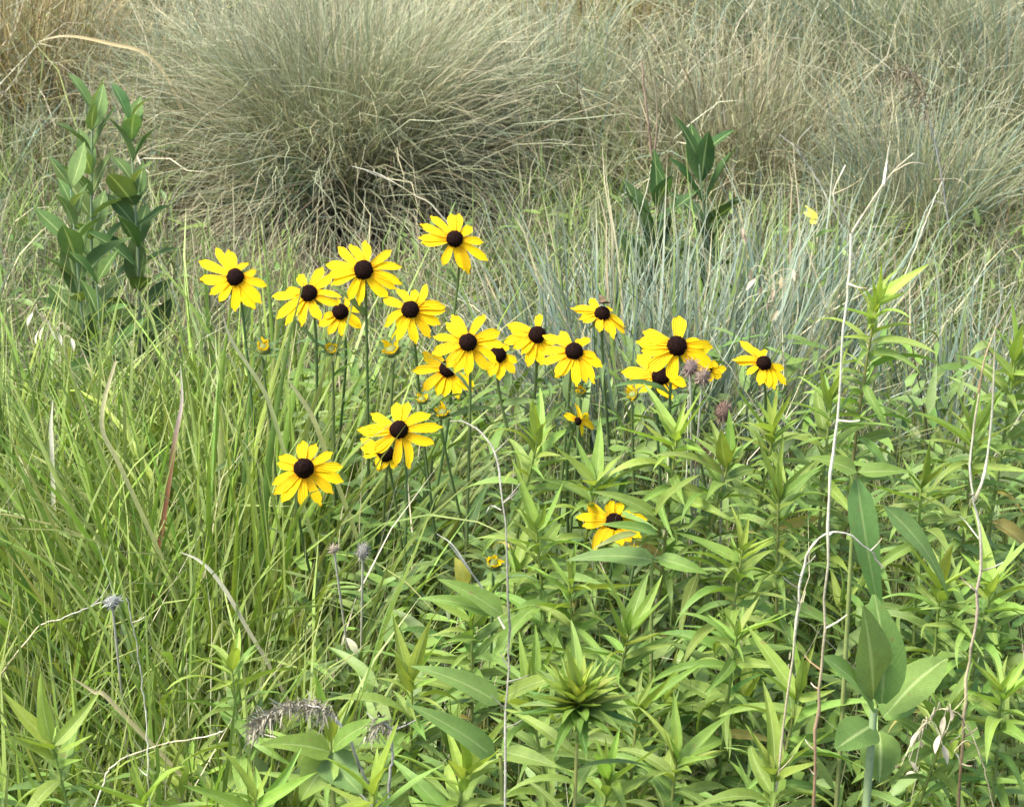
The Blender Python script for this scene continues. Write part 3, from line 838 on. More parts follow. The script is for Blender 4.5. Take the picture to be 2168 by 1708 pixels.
def add_leaves(e, path, nleaf):
    for i in range(nleaf):
        f = 0.12 + 0.55 * i / max(1, nleaf - 1)
        pos = path[int(f * (len(path) - 1))]
        add_obj('leaf', random.choice(LANCE), e, leaf_matrix(pos, random.uniform(0, 6.28), random.uniform(0.3, 0.9), random.gauss(0, .3), random.uniform(0.06, 0.1) * (1.1 - 0.5 * f), 1.0), jit((0.1, 0.165, 0.05)))

def Z(f, lst): return [f(*p) for p in lst]
susan('leftmost yellow flower of the group, small pale fleck on its dark cone', zA(365, 537), Z(zA, [(128, 438), (235, 360), (352, 362), (425, 440), (508, 525), (574, 590), (547, 697), (455, 760), (393, 760), (280, 708), (213, 662), (148, 594)]), 2.22, 38, -8)
susan('yellow flower second from left, drooping lower petals, overlapped at its right', zA(833, 635), Z(zA, [(775, 530), (690, 640), (603, 695), (632, 808), (704, 858), (778, 852), (890, 822), (1012, 745), (1050, 650), (1000, 555), (930, 480)]), 2.2, 50, -12)
susan('large yellow flower with the biggest dark cone, upper middle left', zA(1185, 492), Z(zA, [(1012, 362), (1140, 322), (1240, 318), (1375, 382), (1420, 440), (1440, 555), (1400, 615), (1318, 695), (1168, 722), (1085, 685), (985, 600), (950, 535), (948, 455)]), 2.24, 34, -2, rd=0.0096)
susan('small shaded yellow flower tucked beneath the two flowers at upper left', zA(1040, 755), Z(zA, [(912, 868), (975, 910), (1066, 914), (1152, 890), (1180, 832), (1178, 742), (1120, 690), (1000, 690), (930, 800)]), 2.3, 48, 8, rd=0.0085, wid=0.0078)
susan('topmost yellow flower, standing alone above the rest', zA(1772, 293), Z(zA, [(1628, 142), (1735, 138), (1808, 138), (1884, 228), (1952, 320), (1980, 440), (1896, 500), (1795, 504), (1688, 464), (1562, 354), (1537, 290), (1543, 222)]), 2.34, 36, 6)
susan('yellow flower below and right of the large upper one, curled left petals', zA(1485, 745), Z(zA, [(1440, 606), (1525, 622), (1634, 632), (1694, 685), (1710, 768), (1672, 852), (1622, 920), (1500, 970), (1412, 975), (1388, 862), (1308, 802), (1316, 678)]), 2.2, 38, 2)
susan('yellow flower in the middle with wide petals, in front of two others', zA(1855, 952), Z(zA, [(1772, 776), (1935, 770), (2055, 882), (2090, 960), (2058, 1060), (1972, 1145), (1876, 1172), (1778, 1155), (1712, 1112), (1622, 1030), (1636, 910), (1700, 848)]), 2.12, 40, 3)
susan('yellow flower half hidden behind and below the middle flower, left side', zA(1725, 1120), Z(zA, [(1500, 1142), (1540, 1070), (1556, 1262), (1634, 1282), (1726, 1306), (1820, 1304), (1894, 1244), (1866, 1280), (1640, 1030), (1870, 1090)]), 2.19, 46, 0)
susan('yellow flower mostly hidden behind the middle flower, right side', zA(2045, 1030), Z(zA, [(2008, 1180), (2086, 1190), (2154, 1155), (2170, 1080), (1985, 1125), (2110, 975), (1990, 970)]), 2.2, 46, 4, rd=0.0085)
susan('left flower of the overlapping pair right of the middle', zB(315, 432), Z(zB, [(142, 343), (128, 432), (102, 478), (162, 524), (248, 640), (330, 632), (330, 306), (405, 575), (228, 572), (440, 500)]), 2.2, 40, -8)
susan('right flower of the overlapping pair right of the middle, full skirt of petals', zB(553, 533), Z(zB, [(366, 425), (452, 420), (592, 462), (645, 455), (338, 535), (340, 635), (418, 695), (482, 725), (566, 768), (642, 740), (720, 714), (730, 645), (690, 585)]), 2.13, 52, 4)
f_bug = susan('smaller tilted yellow flower carrying a perched insect, before the blue-green grass', zB(735, 292), Z(zB, [(548, 245), (552, 290), (580, 325), (612, 362), (690, 416), (768, 426), (834, 452), (880, 425), (882, 372), (640, 210), (785, 262)]), 2.33, 62, 18, rd=0.0083, wid=0.0085)
susan('large yellow flower with one tall upright petal, upper of the right-hand pair', zB(1210, 505), Z(zB, [(948, 490), (985, 435), (985, 565), (1228, 318), (1370, 470), (1434, 535), (1446, 622), (1394, 695), (1310, 640), (1150, 735), (1030, 680)]), 2.12, 36, 2, rd=0.0096, wid=0.0125)
susan('yellow flower with folded petals, lower of the right-hand pair', zB(1105, 695), Z(zB, [(852, 685), (880, 750), (945, 815), (1100, 850), (1215, 775), (1272, 748), (955, 570)]), 2.19, 48, -6, rd=0.0095, wid=0.0125)
susan('yellow flower almost fully hidden behind the right-hand pair, petal tips showing', zB(1385, 640), Z(zB, [(1450, 625), (1520, 685), (1485, 718), (1425, 730), (1340, 720), (1330, 600)]), 2.22, 44, 10, rd=0.0085, wid=0.009)
susan('rightmost yellow flower, tilted to the right with a small oval cone', zB(1768, 610), Z(zB, [(1600, 485), (1574, 565), (1584, 620), (1645, 682), (1728, 758), (1800, 778), (1856, 772), (1912, 745), (1892, 672), (1680, 515), (1738, 525)]), 2.28, 56, 22, rd=0.008, wid=0.0085)
susan('front yellow flower with a long right petal, upper of the two lower left of centre', zC(940, 378), Z(zC, [(760, 288), (915, 210), (992, 205), (1116, 252), (1218, 376), (1140, 514), (1078, 586), (945, 620), (748, 568), (685, 438), (696, 365), (800, 545)]), 2.05, 38, 0)
susan('yellow flower hidden right behind the front flower, lower cone edge showing', zC(858, 528), Z(zC, [(700, 490), (715, 535), (778, 606), (870, 612), (920, 600), (700, 440)]), 2.12, 44, -4, rd=0.0083)
susan('lowest left yellow flower standing alone, neat ring of petals, tall cone', zC(335, 625), Z(zC, [(196, 528), (310, 456), (410, 470), (525, 538), (586, 625), (592, 703), (525, 786), (432, 872), (325, 880), (217, 860), (156, 810), (130, 718), (162, 620)]), 2.02, 40, 2, rd=0.0094, hd=0.0135)
susan('low yellow flower half covered by green leaves, right of centre', zD(1080, 830), Z(zD, [(300, 740), (450, 620), (880, 480), (1200, 470), (1420, 640), (1740, 800), (1600, 1220), (1400, 1290), (1130, 1370), (880, 1360), (430, 1000), (480, 1300)]), 1.98, 54, 2, rd=0.0082, hd=0.006)
susan('small orange-yellow bloom seen from the side among the leaves', zB(595, 985), Z(zB, [(580, 902), (645, 938), (680, 1005), (605, 1058), (552, 975)]), 2.05, 25, 60, rd=0.004, hd=0.004, wid=0.009)

# insect on the tilted flower
def insect():
    C, nrm = f_bug[1], f_bug[2]
    q = C + nrm * 0.008 + Vector((0.0, 0.001, 0.002))
    e = empty('skipper_insect', q, 'small tan-winged insect perched on the cone of the tilted flower', 'insect')
    s = np.linspace(0, 1, 9)
    rad = 0.0018 * np.sin(np.pi * np.clip(s * 0.96 + 0.03, 0, 1)) ** 0.6
    V, F = tube([Vector((-0.006 + 0.012 * t, 0, 0.002 + 0.001 * math.sin(t * 3))) for t in s], rad, 7)
    add_obj('body', mk_mesh('body', V, F, M_BUG), e)
    for sgn in (-1, 1):
        me = leaf_mesh('wing', M_WING, 0.62, 0.0, 0.15, 0.1, 'ovate')
        add_obj('wing', me, e, Matrix.Translation((0.001, 0.0008 * sgn, 0.003)) @ Matrix.Rotation(math.radians(180), 4, 'Z') @ Matrix.Rotation(math.radians(-50), 4, 'Y') @ Matrix.Rotation(math.radians(90 - 14 * sgn), 4, 'X') @ Matrix.Diagonal((0.011, 0.011, 0.011, 1)))
    for sgn in (-1, 1):
        V, F = tube(smooth_path([(0.0055, 0.0005 * sgn, 0.0025), (0.009, 0.0025 * sgn, 0.005), (0.011, 0.004 * sgn, 0.0055)], 6), [0.0002] * 7, 4)
        add_obj('antenna', mk_mesh('antenna', V, F, M_BUG), e)
insect()

# buds about to open
def bud(label, c, Y, size, openy, npet=7):
    C = at(*c, Y)
    base = Vector((C.x + random.gauss(0, .02), C.y + 0.03, 0))
    e = empty('flower_bud', base, label, 'flower bud', 'buds among the flowers')
    P0 = C - base
    path = smooth_path([Vector((0, 0, -0.01)), Vector((P0.x * .3, P0.y * .4, P0.z * 0.5)), P0 - Vector((0, 0, 0.03)), P0 - Vector((0, 0, size * .4))], 15)
    add_obj('stem', stem_mesh('stem', path, 0.0018, 0.0013, (0.085, 0.12, 0.04), (0.09, 0.14, 0.04)), e)
    tilt = Matrix.Rotation(random.uniform(0.3, 0.6), 4, 'X') @ Matrix.Rotation(random.uniform(-.3, .3), 4, 'Y')
    hd = add_obj('bud_head', disc_mesh(size * 0.75, size * 0.7), e, Matrix.Translation(P0) @ tilt)
    hd.data.materials[0] = M_STEM
    hd.color = (0.12, 0.14, 0.03, 1)
    a = hd.data.color_attributes.new('tint', 'FLOAT_COLOR', 'POINT')
    a.data.foreach_set('color', np.ones(len(hd.data.vertices) * 4, dtype=np.float32))
    for i in range(npet):
        pm = petal_mesh(0.0005, size * random.uniform(0.9, 1.3), size * 0.5, 0, 0.2, 0.5)
        add_obj('petal', pm, hd, Matrix.Rotation(i * 6.283 / npet, 4, 'Z') @ Matrix.Translation((size * 0.55, 0, 0)) @ Matrix.Rotation(-openy - 0.15 + random.gauss(0, .12), 4, 'Y'))
    for i in range(9):
        add_obj('bract', BRACT, hd, Matrix.Rotation(i * 0.698, 4, 'Z') @ Matrix.Translation((size * .3, 0, -size * .35)) @ Matrix.Rotation(-0.5, 4, 'Y') @ Matrix.Diagonal((size * 2.2,) * 3 + (1,)), jit((0.09, 0.14, 0.045)))
    add_leaves(e, path, 3)
bud('green-yellow flower bud below the leftmost flower', (557, 740), 2.2, 0.0085, 1.35)
bud('small opening bud with yellow tips, below the small shaded flower', (703, 742), 2.2, 0.0075, 1.2)
bud('opening bud with upright yellow petals left of the middle flowers', (830, 745), 2.17, 0.009, 1.15, 8)
bud('dark bud under the lower flower of the right-hand pair', (1340, 838), 2.1, 0.0065, 1.2)
bud('small green bud below the right flower of the overlapping pair', (1228, 832), 2.12, 0.006, 1.35)
bud('small yellow bud just above the front flower', (893, 848), 2.12, 0.006, 1.0)
bud('small yellow bud to the right above the front flower', (938, 876), 2.12, 0.007, 1.0)
bud('tiny yellow bud below the half covered low flower', (1338, 1168), 1.95, 0.005, 1.0)
bud('rusty closed flower bud beside the grey dead stalk', (1043, 1195), 1.85, 0.0075, 1.3)

# yellow blossom far right
def pea():
    C = at(1725, 465, 3.0)
    base = Vector((C.x, C.y, 0))
    e = empty('yellow_blossom', base, 'lone pale yellow blossom in the grass, upper right', 'flower')
    path = smooth_path([Vector((0, 0, -0.01)), Vector((0.01, 0, C.z * 0.5)), C - base], 12)
    add_obj('stem', stem_mesh('stem', path, 0.0016, 0.001, (0.12, 0.16, 0.05), (0.15, 0.2, 0.06)), e)
    for i, (a, l) in enumerate(((1.3, 0.018), (2.2, 0.02), (4.2, 0.011))):
        pm = petal_mesh(0.001, l * 0.85, 0.009, 0.1, 0.4, 0.4)
        pm.materials[0] = M_LEAF
        add_obj('petal', pm, e, Matrix.Translation(C - base) @ Matrix.Rotation(0.8, 4, 'X') @ Matrix.Rotation(a, 4, 'Z') @ Matrix.Rotation(-0.5, 4, 'Y'), (0.62, 0.58, 0.09))
    for i in range(9):
        add_obj('leaf', random.choice(ELLIP), e, leaf_matrix(path[6 + i * 6 // 9], i * 2.4, 0.3, 0, 0.03), jit((0.11, 0.19, 0.04)))
pea()

# ================================================================ DEAD STALKS, TWIGS AND SEED HEADS
WHITE, TAN, BRN, GRY, DRK = (0.56, 0.54, 0.39), (0.38, 0.33, 0.19), (0.2, 0.13, 0.065), (0.31, 0.3, 0.235), (0.05, 0.035, 0.025)
def root_down(W):
    """Carry the lower end on in its own direction, curving down into the ground."""
    h = W[0].z
    d = (W[0] - W[1]).normalized()
    d = Vector((d.x, d.y * 0.3, 0)) * min(1.0, 0.25 + abs(d.z))
    m1 = W[0] + d * h * 0.35; m1.z = h * 0.62
    g = W[0] + d * h * 0.6; g.z = -0.01
    return [g, m1] + W
def stalk(label, pts, Y, r, cols, branches=(), name='dead_stalk', cat='dead stalk', group=None, toground=True, Yend=None):
    Ye = Y if Yend is None else Yend
    W = [at(px, py, Y + (Ye - Y) * i / max(1, len(pts) - 1)) for i, (px, py) in enumerate(pts)]   # first = lowest
    if toground and W[0].z > 0.02:
        W = root_down(W)
    base = Vector((W[0].x, W[0].y, max(0.0, W[0].z) if not toground else 0))
    e = empty(name, base, label, cat, group)
    path = smooth_path([w - base for w in W], 44)
    path = [q + Vector((random.gauss(0, .0005), random.gauss(0, .0005), 0)) for q in path]
    add_obj('stalk', stem_mesh('stalk', path, r * 0.55, r * 0.3, cols, None, 6, M_TWIG, 0.22), e)
    if len(pts) > 4:                                          # broken side shoots
        for _ in range(int(len(pts) * 0.9)):
            q = path[random.randrange(len(path) // 4, len(path) - 2)]
            l = random.uniform(0.006, 0.022)
            d = Vector((random.choice((-1, 1)) * random.uniform(.4, 1), random.gauss(0, .5), random.uniform(.1, 1))).normalized() * l
            add_obj('side_shoot', stem_mesh('side_shoot', smooth_path([q, q + d * .6 + Vector((0, 0, -.001)), q + d], 5), r * 0.35, r * 0.16, random.choice(cols), random.choice(cols), 4, M_TWIG), e)
    for bp, br, bc in branches:
        B = smooth_path([at(px, py, Ye + random.uniform(-.015, .015) * (i > 0)) - base for i, (px, py) in enumerate(bp)], 10)
        add_obj('branch', stem_mesh('branch', B, br * 0.6, br * 0.28, bc, None, 5, M_TWIG, 0.25), e)
    return e, base
stalk('long pale upright dead stalk, forked at the top, brown towards its foot', [(1720, 1708), (1732, 1500), (1745, 1330), (1756, 1050), (1772, 890), (1787, 700), (1797, 600), (1803, 495)], 1.45, 0.0024,
      [BRN, BRN, (0.28, 0.18, 0.1), TAN, WHITE, WHITE, (0.5, 0.5, 0.36), WHITE],
      [([(1803, 495), (1850, 420), (1890, 365), (1935, 325)], 0.0016, [WHITE, TAN, WHITE]), ([(1803, 495), (1780, 450), (1764, 410), (1790, 350)], 0.0014, [TAN, WHITE]),
       ([(1870, 395), (1878, 340), (1885, 300)], 0.0016, [WHITE, WHITE]), ([(1764, 412), (1800, 395), (1830, 375)], 0.0009, [TAN, TAN]), ([(1890, 365), (1930, 345), (1965, 350)], 0.001, [TAN, GRY])])
stalk('pale forked dead stalk near the right edge, blackened at its foot', [(2030, 1700), (2038, 1560), (2052, 1400), (2068, 1290), (2075, 1130), (2060, 1045), (2056, 960), (2072, 830)], 1.46, 0.0023,
      [DRK, DRK, BRN, TAN, (0.4, 0.3, 0.22), WHITE, WHITE, TAN],
      [([(2063, 1060), (2085, 1000), (2100, 880), (2106, 745)], 0.002, [TAN, WHITE, WHITE, TAN]), ([(2072, 830), (2085, 760), (2110, 690)], 0.0015, [BRN, TAN]), ([(2072, 1140), (2045, 1105), (2030, 1090)], 0.001, [WHITE, WHITE])])
stalk('grey bowed dead stalk in the middle, bent over at its top', [(1066, 1708), (1072, 1500), (1078, 1380), (1070, 1150), (1058, 1000), (1030, 930), (985, 893), (955, 892)], 1.46, 0.0019,
      [(0.22, 0.21, 0.16), GRY, (0.24, 0.23, 0.18), (0.2, 0.19, 0.14), (0.26, 0.25, 0.2), (0.23, 0.22, 0.17), (0.2, 0.18, 0.13)],
      [([(1068, 1330), (1030, 1260), (1000, 1215), (950, 1150)], 0.0018, [WHITE, WHITE, GRY]), ([(1000, 1215), (960, 1155), (925, 1130)], 0.0012, [GRY, GRY]), ([(1062, 1080), (1040, 1070), (1030, 1085)], 0.0009, [GRY, GRY])], Yend=1.6)
stalk('arched grey stalk bending over beside the long pale stalk', [(1640, 1700), (1668, 1480), (1688, 1310), (1702, 1195), (1735, 1138), (1790, 1128), (1840, 1165), (1870, 1200)], 1.5, 0.002,
      [(0.3, 0.28, 0.18), GRY, TAN, WHITE, GRY, GRY, (0.25, 0.2, 0.16)], [([(1735, 1138), (1715, 1165), (1705, 1200)], 0.001, [GRY, TAN]), ([(1688, 1310), (1700, 1260), (1715, 1215)], 0.001, [TAN, TAN])])
stalk('thin whitish stalk in the lower left, ending near a grey seed head', [(315, 1700), (312, 1560), (300, 1440), (285, 1340), (268, 1265)], 1.5, 0.0014, [WHITE, TAN, WHITE, GRY, GRY])
stalk('dry grey-brown twig slanting across the left grass', [(60, 1352), (130, 1310), (190, 1285), (245, 1258)], 1.85, 0.0018, [GRY, TAN, GRY, GRY], [([(190, 1285), (215, 1262), (235, 1230)], 0.0008, [GRY, GRY])], group=None)
stalk('thin brown-grey stem standing right of the lower flowers near the seed heads', [(1450, 1080), (1455, 960), (1458, 850), (1460, 800)], 2.1, 0.0015, [TAN, WHITE, WHITE, GRY])
stalk('thin straw stem left of the half covered low flower', [(1262, 1040), (1266, 940), (1270, 820)], 2.06, 0.0012, [WHITE, WHITE, TAN])
stalk('pale twig in front of the big clump pointing at the topmost flower', [(925, 446), (880, 415), (830, 385), (775, 362)], 3.2, 0.0024, [WHITE, WHITE, TAN, GRY], [([(840, 390), (800, 368), (745, 352)], 0.0014, [GRY, WHITE])])
stalk('brown dead spike standing upright at the top, right of centre', [(1390, 430), (1380, 330), (1368, 220), (1358, 130)], 3.3, 0.005, [BRN, (0.3, 0.2, 0.13), (0.24, 0.17, 0.11), (0.3, 0.22, 0.15)],
      [([(1385, 330), (1392, 250), (1385, 160)], 0.003, [(0.26, 0.18, 0.12), ST2]), ([(1372, 260), (1352, 200), (1345, 150)], 0.002, [ST2, ST2])])
stalk('grey dead stem leaning in the upper right grass', [(1745, 410), (1710, 350), (1680, 310), (1650, 285)], 3.2, 0.0028, [GRY, WHITE, GRY, GRY], [([(1700, 335), (1690, 300), (1720, 265)], 0.0014, [GRY, GRY])])
stalk('dark dead stem in the right grass with a pale tip', [(1935, 760), (1922, 690), (1918, 640), (1905, 600)], 2.5, 0.0018, [DRK, DRK, BRN, WHITE], [([(1918, 640), (1950, 610), (2010, 570)], 0.0009, [TAN, TAN])])
stalk('brown branching dead weed by the right edge', [(2095, 900), (2105, 780), (2110, 680), (2125, 600)], 2.4, 0.0022, [BRN, (0.26, 0.18, 0.12), GRY, GRY],
      [([(2105, 760), (2070, 700), (2050, 650)], 0.0012, [BRN, GRY]), ([(2108, 700), (2140, 640), (2160, 560)], 0.0012, [BRN, GRY]), ([(2100, 850), (2065, 800), (2030, 780)], 0.0012, [BRN, GRY])])
stalk('slim pale stem among the blue-green grass with a bent top', [(1345, 560), (1352, 470), (1372, 390), (1378, 350)], 2.8, 0.0017, [BLU, (0.3, 0.36, 0.24), WHITE, TAN])
stalk('white dry straw standing in the upper right grass', [(1960, 470), (1975, 430), (1995, 385)], 2.9, 0.002, [TAN, WHITE, WHITE])
stalk('thin pale twig crossing the bottom left corner', [(205, 1700), (240, 1620), (330, 1580), (430, 1560), (470, 1548)], 1.52, 0.0015, [WHITE, WHITE, TAN, WHITE], [([(330, 1580), (345, 1545), (350, 1520)], 0.0008, [TAN, GRY])])
stalk('short pale twig at the bottom under the grey plume', [(700, 1610), (640, 1580), (580, 1560), (545, 1550)], 1.55, 0.0016, [WHITE, WHITE, TAN, WHITE])
stalk('grey stem left of the tilted flower leaning in the grass', [(1560, 800), (1530, 760), (1500, 700), (1475, 650)], 2.45, 0.0016, [GRY, TAN, WHITE, TAN])
stalk('thin grey seed stem above the rightmost flower', [(1640, 700), (1625, 650), (1640, 600), (1610, 560)], 2.6, 0.0012, [TAN, TAN, WHITE, ST1], [([(1628, 640), (1660, 620), (1690, 560)], 0.0009, [TAN, ST2]), ([(1640, 605), (1665, 590), (1680, 600)], 0.0008, [TAN, TAN])])

# single dry blades
def dry_blade(label, pts, Y, w, cols):
    W = [at(px, py, Y) for px, py in pts]
    W = root_down(W)
    base = Vector((W[0].x, W[0].y, 0))
    e = empty('dry_grass_blade', base, label, 'dry blade', 'dry blades standing out pale in the grass')
    path = smooth_path([q - base for q in W], 20)
    P = np.array([list(q) for q in path])
    n = len(P)
    T = np.gradient(P, axis=0)
    side = np.cross(T, np.array([0.2, 1.0, -0.4])); side /= np.linalg.norm(side, axis=1, keepdims=True)
    s = np.linspace(0, 1, n)
    ww = (w * (0.55 + 0.45 * np.sin(s * 3.1)) * (1 - s ** 6) + 0.0003)[:, None]
    nrm = np.cross(side, T); nrm /= np.linalg.norm(nrm, axis=1, keepdims=True) + 1e-9
    V = np.stack([P - side * ww / 2, P + nrm * ww * 0.2, P + side * ww / 2], 1).reshape(-1, 3)
    cs = np.array(cols); x = np.linspace(0, len(cs) - 1, n)
    t = np.stack([np.interp(x, range(len(cs)), cs[:, k]) for k in range(3)], 1)
    add_obj('blade', mk_mesh('blade', V, grid_faces(n, 3), M_STRAW, tint=np.repeat(t, 3, 0)), e)
GRN = (0.18, 0.24, 0.06)
dry_blade('cream dry blade arching over the lower left grass', [(512, 1310), (460, 1225), (420, 1185), (380, 1168)], 1.9, 0.0038, [GRN, (0.5, 0.47, 0.3), WHITE, WHITE])
dry_blade('reddish brown dying blade with a whitish tip in the left grass', [(358, 1020), (372, 920), (385, 850), (382, 770)], 2.08, 0.0048, [GRN, (0.2, 0.07, 0.035), BRN, (0.45, 0.36, 0.3), WHITE])
dry_blade('golden dry blade bowed over the top left corner', [(320, 122), (230, 92), (140, 76), (75, 90)], 3.9, 0.006, [ST2, (0.5, 0.42, 0.22), (0.45, 0.36, 0.18), ST1])
dry_blade('pale kinked blade hanging over in the left grass', [(265, 1010), (215, 900), (240, 780), (250, 765)], 2.0, 0.0045, [GRN, (0.3, 0.32, 0.12), (0.4, 0.38, 0.2), TAN])
dry_blade('bleached bent blade left of the leftmost flower stem', [(600, 950), (560, 830), (490, 720), (470, 660)], 2.1, 0.0042, [GRN, G3, (0.32, 0.34, 0.16), (0.36, 0.36, 0.24)])
dry_blade('whitish blade stub near the left edge at mid height', [(110, 960), (108, 900), (112, 845)], 2.12, 0.0045, [GRN, WHITE, WHITE])
dry_blade('yellowing blade beside the lowest flower', [(690, 960), (660, 880), (625, 825), (610, 805)], 2.1, 0.005, [GRN, (0.32, 0.33, 0.13), (0.4, 0.4, 0.2)])
dry_blade('broad straw blade lying at the lower left', [(250, 1500), (200, 1465), (150, 1432)], 1.68, 0.0038, [(0.3, 0.32, 0.12), (0.4, 0.36, 0.18), TAN])
def fallen_leaf(label, a, b, Y, w, col):
    A, B = at(*a, Y), at(*b, Y + 0.01)
    e = empty('dry_leaf', A, label, 'dry leaf')
    leaf_between(e, A, A, B, w, col, sag=0.35, kind='ellip').name = 'blade'
fallen_leaf('pale curled dry leaf below the two lowest flowers', (756, 1385), (735, 1345), 1.62, 0.006, (0.42, 0.4, 0.25))
fallen_leaf('yellow fading leaf hanging left of the grey dead stalk', (962, 1180), (982, 1248), 1.6, 0.013, (0.42, 0.38, 0.07))

# fuzzy seed heads
def seed_head(label, c, Y, r, col, squash=1.1, n=130, group='brown seed heads by the right-hand flowers'):
    C = at(*c, Y)
    base = Vector((C.x + random.gauss(0, .015), C.y + 0.02, 0))
    e = empty('spent_seed_head', base, label, 'seed head', group)
    P0 = C - base
    path = smooth_path([Vector((0, 0, -0.01)), Vector((P0.x * .4, P0.y * .5, P0.z * .55)), P0], 12)
    add_obj('stem', stem_mesh('stem', path, 0.0014, 0.0011, TAN, GRY, 5), e)
    V, F, T = [], [], []
    nr, na = 6, 10
    for i in range(nr + 1):
        t = max(0.05, min(3.1, i / nr * math.pi))
        for j in range(na):
            a = 2 * math.pi * j / na
            k = r * 0.72 * random.uniform(0.88, 1.1)
            V.append((k * math.sin(t) * math.cos(a), k * math.sin(t) * math.sin(a), k * squash * math.cos(t)))
            T.append(np.array(col) * random.uniform(0.5, 1.0))
    for i in range(nr):
        for j in range(na):
            kk = (j + 1) % na
            F.append((i * na + j, (i + 1) * na + j, (i + 1) * na + kk, i * na + kk))
    for i in range(n):                                     # bristles
        z = 1 - 2 * (i + .5) / n
        a = i * 2.39996
        d = Vector((math.sqrt(1 - z * z) * math.cos(a), math.sqrt(1 - z * z) * math.sin(a), z * squash))
        b = d * r * 0.65
        t_ = d * r * random.uniform(0.95, 1.3) + Vector((random.gauss(0, .1), random.gauss(0, .1), random.gauss(0, .1))) * r
        s_ = d.cross(Vector((random.random(), random.random(), random.random()))).normalized() * r * 0.07
        k = len(V)
        V += [tuple(b - s_), tuple(b + s_), tuple(t_ + s_ * .2), tuple(t_ - s_ * .2)]
        cc = np.array(col) * random.uniform(0.8, 1.5)
        T += [cc] * 4
        F.append((k, k + 1, k + 2, k + 3))
    add_obj('head', mk_mesh('head', V, F, M_FUZZ, tint=np.array(T)), e, Matrix.Translation(P0) @ Matrix.Rotation(random.gauss(0, .3), 4, 'X'))
PUR = (0.2, 0.13, 0.1)
seed_head('brown fuzzy seed head under the right-hand flower pair, left of two', (1462, 778), 2.06, 0.0085, (0.22, 0.16, 0.14))
seed_head('brown fuzzy seed head under the right-hand flower pair, right of two', (1487, 798), 2.05, 0.009, (0.24, 0.18, 0.14))
seed_head('dark reddish seed head with pale tuft above the thicket, right of centre', (1531, 872), 2.04, 0.0095, PUR, 1.3)
seed_head('pinkish brown seed head deep between the leaves, right of centre', (1481, 962), 2.04, 0.0105, (0.28, 0.17, 0.13))
seed_head('small grey seed head right of the lowest flower stem', (768, 1168), 1.92, 0.0075, (0.22, 0.21, 0.18), 1.2, 100, 'grey seed heads in the left grass')
seed_head('small tan seed head beside the lowest flower stem', (707, 1162), 1.92, 0.006, (0.3, 0.25, 0.18), 1.0, 80, 'grey seed heads in the left grass')
seed_head('grey round seed head in the lower left grass', (237, 1274), 1.8, 0.0085, (0.24, 0.25, 0.22), 0.8, 110, 'grey seed heads in the left grass')

# drooping grey plume (dead flower spray)
def plume(label, pts, Y, n, fl, col):
    e, base = stalk(label, pts, Y, 0.0024, [GRY, (0.3, 0.28, 0.26), GRY], name='dead_plume', cat='dead plume')
    P = smooth_path([at(px, py, Y) - base for px, py in pts], 30)
    P = P[int(len(P) * 0.45):]
    V, F, T = [], [], []
    for i in range(n):
        q = P[random.randrange(len(P))] + Vector((random.gauss(0, .003), random.gauss(0, .003), random.gauss(0, .002)))
        d = Vector((random.gauss(-0.2, .6), random.gauss(0, .6), random.gauss(-0.45, .5))) * fl * random.uniform(.4, 1)
        s_ = d.cross(Vector((0.2, 1, 0.3))).normalized() * 0.0006
        m = q + d * 0.5 + Vector((0, 0, fl * 0.15))
        k = len(V)
        V += [tuple(q - s_), tuple(q + s_), tuple(m - s_), tuple(m + s_), tuple(q + d - s_ * .3), tuple(q + d + s_ * .3)]
        cc = np.array(col) * random.uniform(.7, 1.4)
        T += [cc] * 6
        F += [(k, k + 1, k + 3, k + 2), (k + 2, k + 3, k + 5, k + 4)]
    o = add_obj('fluff', mk_mesh('fluff', V, F, M_FUZZ, tint=np.array(T)), e)
    o['kind'] = 'stuff'
plume('grey fuzzy drooping dead plume at the bottom, left of centre', [(790, 1680), (760, 1620), (738, 1560), (705, 1515), (660, 1492), (610, 1498), (560, 1520), (540, 1545)], 1.53, 620, 0.011, (0.25, 0.23, 0.165))
plume('grey matted dead tuft at the bottom right of the grey plume', [(822, 1690), (830, 1600), (825, 1540), (800, 1530), (785, 1560)], 1.5, 160, 0.009, (0.25, 0.23, 0.165))
plume('brown airy dead weed head at the upper right', [(2000, 420), (1985, 330), (1960, 230), (1940, 165), (1900, 150)], 3.4, 200, 0.035, (0.19, 0.16, 0.1))

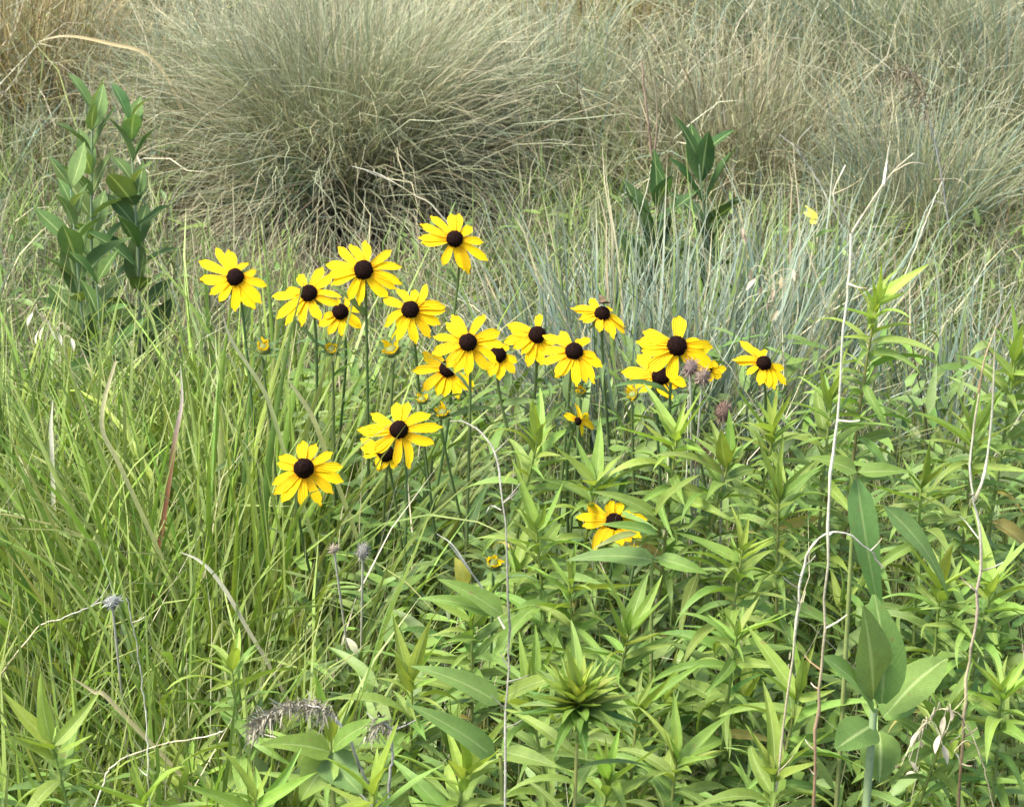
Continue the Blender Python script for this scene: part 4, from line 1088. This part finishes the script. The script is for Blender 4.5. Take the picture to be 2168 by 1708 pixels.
# grass panicles with spikelets, each spikelet a part
SPK = leaf_mesh('spikelet', M_STRAW, 0.32, 0.1, 0.3, 0.5, 'ellip')
sp_t = SPK.color_attributes.new('tint', 'FLOAT_COLOR', 'POINT')
sp_t.data.foreach_set('color', np.ones(len(SPK.vertices) * 4, dtype=np.float32))
def panicle(label, stem_pts, spots, Y, size, col=(0.42, 0.38, 0.26)):
    e, base = stalk(label, stem_pts, Y, 0.0012, [G1, TAN, TAN, ST1], name='grass_panicle', cat='grass panicle', group='seeding grass heads')
    axis = [(a[0] + (b[0] - a[0]) * t, a[1] + (b[1] - a[1]) * t) for a, b in zip(stem_pts, stem_pts[1:]) for t in (0, .33, .66)] + [stem_pts[-1]]
    for (px, py) in spots:
        q = at(px, py, Y + random.uniform(-.01, .01)) - base
        w = min((at(*m, Y) - base for m in axis), key=lambda v: (v - q).length)
        add_obj('pedicel', stem_mesh('pedicel', smooth_path([w, w.lerp(q, .5) + Vector((0, 0, .006)), q], 6), 0.0004, 0.0003, TAN, ST1, 4), e)
        add_obj('spikelet', SPK, e, leaf_matrix(q, random.uniform(0, 6.28), random.uniform(-1.4, -0.7), random.gauss(0, .5), size * random.uniform(.8, 1.25), 1.0), jit(col))
panicle('pale nodding grass spikelets at the lower right', [(2100, 1690), (2075, 1600), (2040, 1520), (1990, 1500), (1960, 1530)],
        [(1948, 1545), (1945, 1565), (1962, 1525), (1985, 1500), (2000, 1515), (1990, 1555), (1995, 1575), (2005, 1545), (2020, 1590), (1918, 1600), (1908, 1620), (1935, 1635), (1925, 1610), (2030, 1560), (1975, 1512), (2012, 1500)], 1.45, 0.0125)
panicle('straw coloured grass spikelets at the left edge, above mid height', [(180, 860), (150, 780), (120, 700), (80, 660)],
        [(75, 650), (85, 668), (100, 680), (92, 692), (110, 700), (125, 705), (82, 700), (70, 662), (140, 690), (150, 715)], 2.3, 0.013, (0.5, 0.47, 0.33))
panicle('dry drooping grass spikelets in the grass above the rightmost flower', [(1660, 760), (1650, 690), (1635, 630), (1620, 575)],
        [(1570, 480), (1575, 495), (1600, 590), (1612, 605), (1640, 610), (1655, 585), (1665, 600), (1590, 570), (1625, 640), (1605, 660), (1680, 570), (1648, 655)], 2.55, 0.016, (0.45, 0.36, 0.24))
